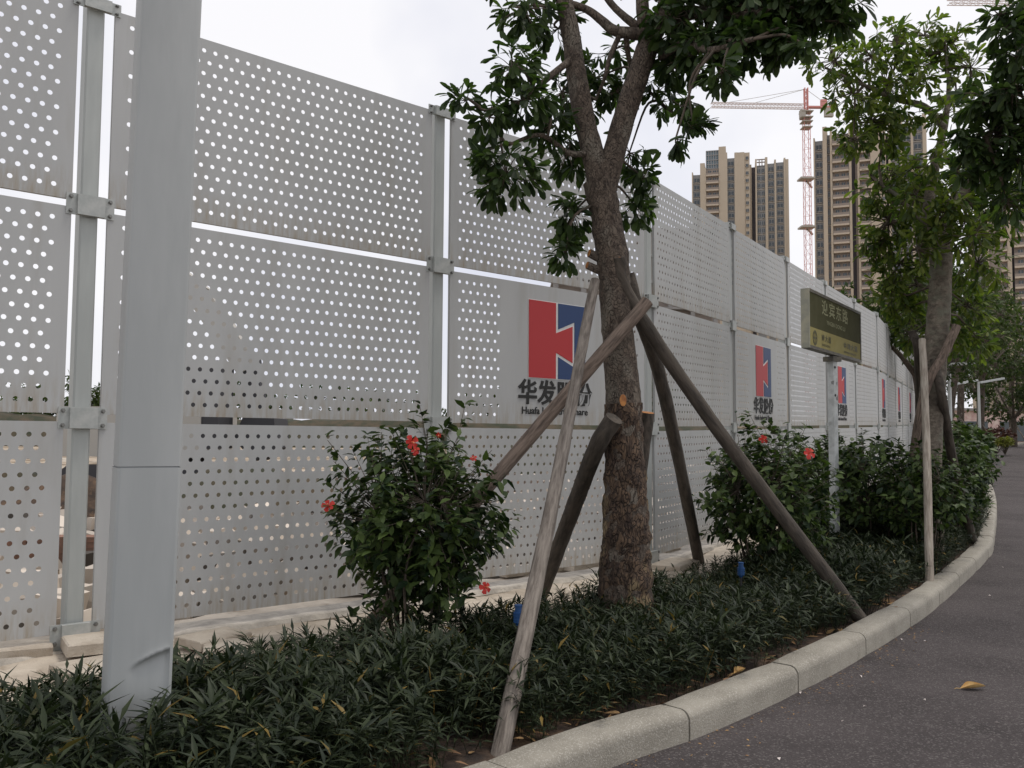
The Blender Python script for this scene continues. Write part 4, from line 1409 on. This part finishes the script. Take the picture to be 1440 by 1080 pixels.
# ------------------------------------------------------------------ apartment towers
win_me, bal_me = {}, {}
def window_mesh(w, h):
    key = (round(w, 1), round(h, 1))
    if key not in win_me:
        b = MB()
        b.box((0, -.10, 0), (w, .2, h), mi=1)
        b.box((0, -.205, 0), (.10, .05, h), mi=0)
        b.box((0, -.205, -h / 2 + .04), (w, .06, .08), mi=0)
        b.box((0, -.30, -h / 2 - .10), (w * 1.05, .5, .12), mi=0)
        me = b.mesh('window')
        me.materials.append(MATS['window_frame']); me.materials.append(MATS['window_glass'])
        win_me[key] = me
    return win_me[key]
def balcony_mesh(w):
    key = round(w, 1)
    if key not in bal_me:
        b = MB()
        b.box((0, -.7, 0), (w, 1.4, .55), mi=0)
        b.box((0, -1.37, .65), (w, .05, .75), mi=1)
        me = b.mesh('balcony')
        me.materials.append(MATS['balcony_slab']); me.materials.append(MATS['tower_brown'])
        bal_me[key] = me
    return bal_me[key]

def tower(label, Y, ox, oy, k, segs, storey_px, ylow, turn, ridge=None):
    """segs: (x0, x1, top, kind, setback m) in zoomed crop pixels; ox, oy, k give the crop"""
    mpx = Y / FPX
    xmid = ox + (segs[0][0] + segs[-1][1]) / 2 / k
    g0 = grade(Y) - .1
    c = at_z(xmid, Y, g0)
    turn = turn - math.atan2(c[0], c[1])
    mpx_x = mpx * math.cos(turn)
    t = thing('apartment_tower', label, 'building', c, 'apartment towers on the skyline')
    H = lambda py: at_y(xmid, oy + py / k, Y)[2]
    st = storey_px / k * mpx
    ct, sn = math.cos(turn), math.sin(turn)
    def place(name, me, mats, x, y, z):
        return put(name, me, mats, t, loc=(x * ct - y * sn, x * sn + y * ct, z - g0), rot=(0, 0, turn))
    zlow = at_y(xmid, ylow, Y)[2]
    for (x0, x1, top, kind, sb) in segs:
        xa = (ox + x0 / k - xmid) * mpx_x; xb = (ox + x1 / k - xmid) * mpx_x
        zt_ = H(top)
        w = xb - xa
        xc = (xa + xb) / 2
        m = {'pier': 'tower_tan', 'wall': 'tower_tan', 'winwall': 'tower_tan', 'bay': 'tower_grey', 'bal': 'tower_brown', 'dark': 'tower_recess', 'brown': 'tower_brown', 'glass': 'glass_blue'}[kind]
        depth = 14 - sb
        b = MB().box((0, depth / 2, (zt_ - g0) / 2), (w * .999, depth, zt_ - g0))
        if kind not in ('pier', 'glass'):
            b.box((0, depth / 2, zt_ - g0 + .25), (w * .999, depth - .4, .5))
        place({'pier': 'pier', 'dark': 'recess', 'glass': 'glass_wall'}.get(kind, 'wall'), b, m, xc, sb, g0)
        if kind in ('bay', 'bal', 'winwall'):
            z = zt_ - st * .62
            while z > zlow:
                if kind == 'winwall':
                    place('window', window_mesh(w * .5, st * .42), (), xc, sb - .02, z)
                elif kind == 'bay':
                    nw = 2 if w > 3 else 1
                    for q in range(nw):
                        place('window', window_mesh(w / nw * .62, st * .52), (), xa + w * (q + .5) / nw, sb - .02, z)
                    place('spandrel', window_spandrel(w), (), xc, sb - .03, z - st * .45)
                else:
                    for q, f in enumerate((.28, .66, .93) if w > 3.5 else (.3, .75)):
                        place('window', window_mesh(w * (.20 if q < 2 else .10), st * .6), (), xa + w * f, sb - .02, z)
                    place('balcony', balcony_mesh(w * .97), (), xc, sb - .03, z - st * .42)
                z -= st
    return place, (lambda x_: (ox + x_ / k - xmid) * mpx_x), H
sp_me = {}
def window_spandrel(w):
    key = round(w, 1)
    if key not in sp_me:
        me = MB().box((0, -.12, 0), (w * .98, .25, .35)).mesh('spandrel')
        me.materials.append(MATS['window_frame'])
        sp_me[key] = me
    return sp_me[key]

T1P, T1X, T1Z = tower('sandy brown apartment tower standing apart from the crane', 334, 960, 180, 7.2,
      [(100, 112, 405, 'pier', 1.6), (112, 190, 440, 'bay', 2.5), (190, 240, 330, 'pier', 0), (240, 252, 380, 'pier', 0), (252, 385, 385, 'bal', .8), (385, 460, 186, 'wall', 0),
       (460, 474, 238, 'pier', 0), (474, 548, 300, 'bay', 1.5), (548, 580, 245, 'pier', 0), (580, 652, 258, 'wall', 0), (652, 706, 262, 'winwall', .4), (706, 724, 372, 'wall', 2.2), (724, 762, 380, 'dark', 5),
       (762, 778, 318, 'pier', 1), (778, 862, 390, 'bay', 2), (862, 888, 306, 'pier', 1), (888, 956, 378, 'bay', 2), (956, 974, 336, 'pier', 1), (974, 1052, 372, 'bay', 2), (1052, 1070, 325, 'pier', 1), (1070, 1101, 350, 'wall', 1.2)], 78, 405, 0.0)
# glazed roof room and roof rails on the first tower
xa, xb, za, zb = T1X(252), T1X(385), T1Z(388), T1Z(205)
T1P('roof_room', MB().box((0, 5.5, 0), (xb - xa, 10, zb - za)), 'glass_blue', (xa + xb) / 2, .5, (za + zb) / 2)
for f in np.linspace(.02, .98, 6):
    T1P('mullion', MB().box((0, 0, 0), (.35, .3, zb - za)), 'tower_grey', xa + (xb - xa) * f, .85, (za + zb) / 2)
for zz in (385, 345, 300, 250, 206):
    T1P('mullion', MB().box((0, 0, 0), (xb - xa, .35, .35)), 'tower_grey', (xa + xb) / 2, .8, T1Z(zz))
xa, xb = T1X(780), T1X(860)
for zz in (322, 350):
    T1P('roof_rail', MB().box((0, 0, 0), (xb - xa, .3, .4)), 'tower_brown', (xa + xb) / 2, 1.6, T1Z(zz))
for f in (.3, .65):
    T1P('roof_rail', MB().box((0, 0, 0), (.35, .28, T1Z(322) - T1Z(388))), 'tower_brown', xa + (xb - xa) * f, 1.6, T1Z(355))

tower('tall tan apartment tower rising right behind the tower crane', 278, 1120, 100, 7.2,
      [(198, 214, 600, 'pier', 1.5), (214, 300, 640, 'bay', 2.5), (300, 345, 510, 'pier', 0), (345, 378, 600, 'bay', 1.5), (378, 400, 560, 'pier', 0), (400, 575, 610, 'bal', 1),
       (575, 602, 560, 'pier', 0), (602, 640, 620, 'dark', 4), (640, 664, 620, 'brown', 2), (664, 686, 560, 'pier', .5), (686, 800, 620, 'bal', 1.5), (800, 905, 560, 'wall', 0), (905, 960, 600, 'winwall', .6),
       (960, 985, 620, 'dark', 4), (985, 1008, 520, 'pier', .5), (1008, 1110, 560, 'bay', 2), (1110, 1132, 482, 'pier', .5), (1132, 1214, 565, 'bay', 2), (1214, 1238, 505, 'pier', .5), (1238, 1332, 560, 'bay', 2),
       (1332, 1372, 500, 'wall', .8)], 95, 455, 0.0)
tower('tan and brown apartment tower half hidden by leaves at the road bend', 245, 1380, 280, 4.91,
      [(-60, -35, 60, 'pier', .5), (-35, 60, 80, 'bay', 2), (60, 84, 40, 'pier', 1), (84, 165, 60, 'brown', 1.6), (165, 215, 60, 'bal', 1.0), (215, 246, 20, 'pier', 0), (246, 262, 60, 'dark', 3), (262, 420, 40, 'bal', 1.2), (420, 450, 20, 'pier', 0), (450, 600, 40, 'bay', 1.5)], 73, 600, 0.0)

# ------------------------------------------------------------------ tower cranes
def lattice(b, A, B, w, n, mi=0, up=(0, 0, 1.0), th=.18):
    A, B = np.asarray(A, float), np.asarray(B, float)
    d = (B - A) / np.linalg.norm(B - A)
    h = np.array((1.0, 0, 0)) if abs(d[2]) > .7 else np.array((0, 1.0, 0))
    x = h - d * h.dot(d); x /= np.linalg.norm(x)
    y = np.cross(d, x)
    cs = [x * w / 2 + y * w / 2, -x * w / 2 + y * w / 2, -x * w / 2 - y * w / 2, x * w / 2 - y * w / 2]
    for c in cs:
        b.bar(A + c, B + c, th * 1.25, mi)
    for i in range(n):
        p0 = A + (B - A) * i / n; p1 = A + (B - A) * (i + 1) / n
        for k in range(4):
            b.bar(p0 + cs[k], p1 + cs[(k + 1) % 4], th * .6, mi)
            b.bar(p0 + cs[k], p0 + cs[(k + 1) % 4], th * .6, mi)
def crane(label, px, Y, ytop, yapex, jib_l, jib_r, w=1.85):
    g0 = grade(Y) - .1
    b0 = at_z(px, Y, g0)
    t = thing('tower_crane', label, 'crane', b0, 'tower cranes above the site')
    zt_ = at_y(px, ytop, Y)[2]; za = at_y(px, yapex, Y)[2]
    top = np.array((b0[0], Y, zt_))
    b = MB(); lattice(b, b0, top - (0, 0, 1.2), w, int((zt_ - g0) / 3.0), th=.11)
    put('mast', b, 'crane_red', t)
    b = MB(); lattice(b, top - (0, 0, 1.2), np.array((b0[0], Y, za)), w * .5, 4, th=.22)
    put('apex', b, 'crane_red', t)
    L_ = at_z(jib_l, Y, 0)[0]; R_ = at_z(jib_r, Y, 0)[0]
    b = MB(); lattice(b, top + (-1, 0, .0), np.array((L_, Y, zt_ + .3)), 1.3, 26, th=.15)
    put('jib', b, 'crane_white', t)
    b = MB(); b.box(((b0[0] + R_) / 2 + .6, Y, zt_ - .2), (R_ - b0[0], 1.4, .5))
    b.box((b0[0] + 5.5, Y, zt_ + 1.2), (1.8, 1.2, 2.0)); b.box((b0[0] + 8.5, Y, zt_ + .9), (1.4, 1.2, 1.6))
    put('counter_jib', b, 'crane_red', t)
    put('counterweight', MB().box((R_ - 1.2, Y, zt_ - 1.8), (2.6, 1.3, 2.8)), 'crane_cab', t)
    put('cab', MB().box((b0[0] - w * .75, Y - .6, zt_ - 2.6), (1.5, 1.8, 2.4)), 'crane_cab', t)
    b = MB()
    ap = np.array((b0[0], Y, za - .3))
    b.bar(ap, (L_ * .55 + b0[0] * .45, Y, zt_ + 1), .10); b.bar(ap, (L_ * .85 + b0[0] * .15, Y, zt_ + 1), .10); b.bar(ap, (R_ - 1, Y, zt_ + .2), .10)
    put('pendant_rope', b, 'crane_cab', t)
    return t, b0, zt_
ct_, cb, cz = crane('red tower crane with long pale jib beside the tan tower', 1140, 270, 150, 124, 1003, 1178)
for py in (158, 166, 172, 180):
    z = at_y(1140, py, 270)[2]
    put('mast_platform', MB().box((cb[0], 270, z), (3.6 - (py - 158) * .03, 3.4, .25)), 'crane_cab', ct_)
for py in (252, 320):
    z = at_y(1140, py, 270)[2]
    b = MB().box((cb[0] - .3, 270, z), (4.4, 4.0, .5)).box((cb[0] + .6, 271, z + 1.0), (2.6, .4, .35))
    b.bar((cb[0], 271, z), (cb[0] + 4.5, 279, z), .5)
    put('wall_tie', b, 'crane_cab', ct_)
crane('second tower crane whose pale jib crosses above the overhanging leaves', 1640, 230, 6, -30, 1348, 1700)

# ------------------------------------------------------------------ building site behind the fence
# half built block
def site_block(px0, px1, ptop, Y, label, floors, mt='concrete_grey'):
    a, b_ = at_z(px0, Y, 0)[0], at_z(px1, Y, 0)[0]
    zt_ = at_y((px0 + px1) / 2, ptop, Y)[2]
    g0 = grade(Y) - .08
    t = thing('site_building', label, 'building', ((a + b_) / 2, Y, g0), 'half built blocks behind the fence')
    fh = (zt_ - g0) / floors
    for k in range(floors + 1):
        put('floor_slab', MB().box(((a + b_) / 2, Y + 5, g0 + fh * k + (.0 if k else .12)), (b_ - a, 10, .24)), mt, t)
    nc = max(3, int((b_ - a) / 4))
    for k in range(floors):
        for q in range(nc + 1):
            put('column', MB().box((a + .3 + (b_ - a - .6) * q / nc, Y + .4, g0 + fh * (k + .5)), (.45, .45, fh - .25)), mt, t)
        put('infill_wall', MB().box(((a + b_) / 2, Y + 1.2, g0 + fh * (k + .5)), (b_ - a - 1.0, .2, fh - .26)), 'tower_brown', t)
site_block(776, 905, 392, 75, 'half built concrete block seen through the gap above the emblem', 4)
site_block(908, 1012, 322, 95, 'taller half built concrete block behind the fence bend', 8)

# dark trees along the far side of the site
for k in range(16):
    Y = rng.uniform(55, 75)
    px = -260 + k * 78 + rng.normal(0, 14)
    b = at_z(px, Y, grade(Y) - .08)
    H = rng.uniform(4.3, 6.2)
    top = b + (0, 0, H * .3)
    cls = []
    for q in range(20):
        u = unit(1)[0]
        cls.append((top + np.array((0, 0, H * .18)) + u * np.array((2.0, 1.2, 1.35)) * H * .3 * rng.uniform(.3, 1), H * .15, .8, 12))
    lim = [([top - (0, 0, .2), top + (H * .15 * math.cos(a_), H * .15 * math.sin(a_), H * .25)], .09, .03) for a_ in (0, 2.1, 4.2)]
    make_tree('site_tree', 'dark tree in the row on the far side of the building site', b, [b + (0, 0, H * .2), top], (.16, .13, .12), lim, cls, None, .42, 'leaf_far', 'bark', 'trees beyond the site', LEAF_SIMPLE, (4, 6), .2)

# grassy bank closing off the far side of the site
V, F = [], []
xs_ = np.arange(-75, 26, 1.2)
for i, x in enumerate(xs_):
    yy = 50 + 3 * mnoise.noise(Vector((x * .05, 1, 0)))
    hh = 1.75 + 1.0 * mnoise.noise(Vector((x * .11, 4, 0))) + .3 * mnoise.noise(Vector((x * .7, 4, 0)))
    for dy, f in ((0, -.05), (1.2, .55), (2.4, .95), (4, 1.0), (7, -.05)):
        V.append((x, yy + dy, grade(yy) - .06 + hh * f + (.18 * mnoise.noise(Vector((x * .9, dy, 2))) if f > .1 else 0)))
    if i:
        o = (i - 1) * 5
        F += [(o + k, o + 5 + k, o + 6 + k, o + 1 + k) for k in range(4)]
structure('earth_bank', MB().add(V, F, 0, True), 'grass_bank', 'grassy earth bank on the far side of the building site')

# earth banks and brick stacks
def mound(px, Y, rx, ry, h, label, mt):
    c = at_z(px, Y, grade(Y) - .10)
    V, F = [], []
    nr, na = 7, 22
    for i in range(nr + 1):
        for j in range(na):
            a = 2 * math.pi * j / na
            r_ = i / nr
            z = h * (1 - r_ ** 1.6) * (1 + .35 * mnoise.noise(Vector((math.cos(a) * r_ * 2 + px, math.sin(a) * r_ * 2, 1))))
            V.append((math.cos(a) * r_ * rx * (1 + .15 * mnoise.noise(Vector((a, px, 3)))), math.sin(a) * r_ * ry, z))
    F = [(i * na + j, (i + 1) * na + j, (i + 1) * na + (j + 1) % na, i * na + (j + 1) % na) for i in range(nr) for j in range(na)]
    o = put('earth_mound', MB().add(V, F, 0, True), mt, loc=tuple(c))
    tag(o, label, 'earth mound', 'earth mounds on the site')
mound(110, 13.5, 1.9, 1.2, .75, 'reddish soil heap seen through the gap beside the fence post', 'soil')
mound(380, 15, 3.2, 1.6, .85, 'brown soil heap behind the fence panel right of the square pole', 'grass_bank')
mound(-40, 16, 2.6, 1.5, .9, 'grassy soil heap behind the panel left of the fence post', 'grass_bank')
mound(600, 19, 3.4, 1.8, .9, 'long soil heap behind the round hibiscus bush', 'soil')
mound(760, 24, 3.6, 2.0, 1.1, 'soil heap behind the emblem panel', 'grass_bank')
mound(930, 30, 4.0, 2.0, 1.2, 'soil heap behind the fence bend', 'soil')
m = 2600
sv = rng.uniform(2.5, 30, m)
V, T = [], []
Pp = []
for q in sv:
    p, t, n = fence_at(q)
    w = p - n * (.5 + 9 * rng.random() ** 1.3)
    Pp.append((w[0], w[1], grade(w[1]) - .05))
cube = np.array([(x, y, z) for z in (0, 1) for y in (-.5, .5) for x in (-.5, .5)], float)
ct = np.array([(0, 2, 3), (0, 3, 1), (4, 5, 7), (4, 7, 6), (0, 1, 5), (0, 5, 4), (2, 6, 7), (2, 7, 3), (0, 4, 6), (0, 6, 2), (1, 3, 7), (1, 7, 5)])
a = rng.uniform(0, 6.28, m)
D = np.stack((np.cos(a), np.sin(a), rng.normal(0, .25, m)), 1)
V, T = scatter((cube, ct), np.array(Pp), frames(D, np.tile((0, 0, 1.0), (m, 1)) + rng.normal(0, .25, (m, 3))), rng.uniform(.05, .34, m))
V = V.reshape(m, 8, 3) + rng.normal(0, .02, (m, 8, 3))
mat('rubble', (.08, .07, .06), .95, island=(.66, .58, .49))
tag(put('rubble', tris_mesh('rubble', V.reshape(-1, 3), T), 'rubble'), 'broken rubble scattered over the site behind the fence', 'rubble', None, 'stuff')
brick_me = MB().box((0, 0, 0), (.24, .115, .055)).mesh('brick'); brick_me.materials.append(MATS['brick_red'])
def brick_stack(px, Y, label):
    c = at_z(px, Y, grade(Y) - .05)
    t = thing('brick_stack', label, 'brick stack', c, 'brick stacks on the site')
    for k in range(6):
        for i in range(5):
            for j in range(2):
                put('brick', brick_me, (), t, loc=((i - 2) * .25 + rng.normal(0, .006), j * .13 + rng.normal(0, .006), .0275 + k * .057), rot=(0, 0, rng.normal(0, .03)))
brick_stack(96, 9.6, 'low stack of red bricks glimpsed beside the fence post')

# excavator parked behind the fence
EX = 17.0
eb = at_z(250, EX, grade(EX) - .05)
ex = thing('excavator', 'grey excavator with raised boom parked behind the perforated panels', 'excavator', eb)
def e(x, y, z): return np.array((eb[0] + x, EX + y, eb[2] + z))
for sy in (-.95, .95):
    pr = [(-1.5, .05), (1.5, .05), (1.75, .25), (1.75, .55), (1.5, .75), (-1.5, .75), (-1.75, .55), (-1.75, .25)]
    V = [e(x, sy - .25, z) for x, z in pr] + [e(x, sy + .25, z) for x, z in pr]
    put('track', MB().add(V, [tuple(range(8)), tuple(range(15, 7, -1))] + [(i, 8 + i, 8 + (i + 1) % 8, (i + 1) % 8) for i in range(8)]), 'excavator_dark', ex)
put('house', MB().box(e(-.5, 0, 1.35), (2.6, 2.1, .9)), 'excavator_paint', ex)
put('turntable', MB().tube([e(0, 0, .6), e(0, 0, .92)], .6, 14), 'excavator_dark', ex)
put('cab', MB().box(e(.55, -.6, 1.85), (1.1, .85, 1.6)), 'excavator_dark', ex)
bm = MB()
for p, q, w_ in ((at_y(245, 560, EX), at_y(235, 380, EX), .42), (at_y(235, 380, EX), at_y(285, 420, EX), .45), (at_y(285, 420, EX), at_y(352, 520, EX), .42)):
    bm.bar(p, q, w_)
put('boom', bm, 'excavator_paint', ex)
put('arm', MB().bar(at_y(350, 500, EX), at_y(362, 590, EX), .36), 'excavator_dark', ex)
bp_ = at_y(362, 596, EX)
V = [bp_ + np.array((x, y, z)) for y in (-.5, .5) for x, z in ((-.1, .2), (.45, .1), (.5, -.45), (.1, -.7), (-.3, -.3))]
put('bucket', MB().add(V, [(0, 1, 2, 3, 4), (9, 8, 7, 6, 5)] + [(i, 5 + i, 5 + (i + 1) % 5, (i + 1) % 5) for i in range(5)]), 'excavator_dark', ex)

# ------------------------------------------------------------------ street lamps
def lamp(px, Y, ztop, label, arm=1.0, tilt=.08):
    b0 = at_z(px, Y, grade(Y) + .05)
    t = thing('street_lamp', label, 'street lamp', b0, 'white street lamps along the bed')
    put('pole', MB().tube([b0, (b0[0], Y, ztop)], (.075, .055), 10), 'lamp_metal', t)
    for sx in (-1, 1):
        c = np.array((b0[0] + sx * arm * .55, Y, ztop + .02 + sx * tilt * .4))
        b = MB().box((0, 0, 0), (arm * 1.0, .22, .09), M=np.array(((math.cos(tilt * 1.5), 0, -math.sin(tilt * 1.5)), (0, 1, 0), (math.sin(tilt * 1.5), 0, math.cos(tilt * 1.5)))))
        b.v = [tuple(np.array(v) + c) for v in b.v]
        put('lamp_head', b, 'lamp_metal', t)
lamp(1378, 42, at_y(1378, 537, 42)[2], 'white double armed street lamp before the far trees', 1.15, .12)
lamp(1337, 30, at_y(1337, 513, 30)[2] , 'white street lamp mast right of the pale trunk', .8, .05)
lamp(1318, 28, at_y(1318, 470, 28)[2], 'white street lamp largely hidden behind the pale trunk', 1.0, .03)

# white hoarding and pale shop front at the far bend
for k in range(10):
    Y0 = 62 + k * 3.4
    a = POSTS[-1] + dC * (k * 3.0 + 2)
    o = put('hoarding_panel', MB().box((0, 0, 1.35), (2.9, .06, 2.7)).box((0, -.05, .2), (2.9, .04, .1)).box((0, -.05, 2.5), (2.9, .04, .1)), 'hoarding_white', loc=(a[0], a[1], grade(a[1]) - .02), rot=(0, 0, math.atan2(dC[1], dC[0])))
    tag(o, 'plain white hoarding panel continuing the perforated fence', 'hoarding', 'white hoarding panels at the far end')
sh0 = np.array((66.0, 108.0, grade(108) - .1))
sh = thing('shop_row', 'low pale pink shop row beyond the far trees', 'building', sh0)
put('wall', MB().box(sh0 + (0, 3, 2.0), (44, 6, 4.0)), 'shop_pale', sh)
put('roof', MB().box(sh0 + (0, 3, 4.15), (45, 7, .3)), 'concrete_grey', sh)
for k in range(9):
    put('shop_window', MB().box(sh0 + (-19 + k * 4.7, -.04, 1.5), (3.2, .1, 2.4)), 'window_glass', sh)

# low dark red shrub and yellow shrub at the far kerb
def shrub(label, px, py, Y, r, matn, n=260, ll=.12):
    c = at_y(px, py, Y)
    b0 = np.array((c[0], c[1], grade(Y) + .05))
    t = thing('low_shrub', label, 'shrub', b0)
    u = unit(n)
    tips = c + u * (rng.uniform(.2, 1, n) ** .5)[:, None] * np.array((r, r, r * .55))
    tips[:, 2] = np.maximum(tips[:, 2], b0[2] + .05)
    V, T = whorls(tips, u + (0, 0, .5), (5, 7), ll, .1, 1, LEAF_SIMPLE)
    put('foliage', tris_mesh('foliage', V - b0, T, True), matn, t, loc=(0, 0, 0))
    st = MB()
    twigs(st, np.tile(b0, (30, 1)), tips[:30], .012, .005)
    put('stems', st, 'twig', t)
mat('leaf_maroon', (.06, .022, .02), .55, island=(.11, .04, .03), translucent=.15)
mat('leaf_yellow', (.14, .16, .03), .55, island=(.26, .24, .05), translucent=.25)
shrub('dark maroon shrub clipped low at the far kerb', 1400, 614, 44, .85, 'leaf_maroon', 260, .16)
shrub('small yellow green shrub at the tip of the far kerb', 1413, 622, 43, .42, 'leaf_yellow', 110, .14)
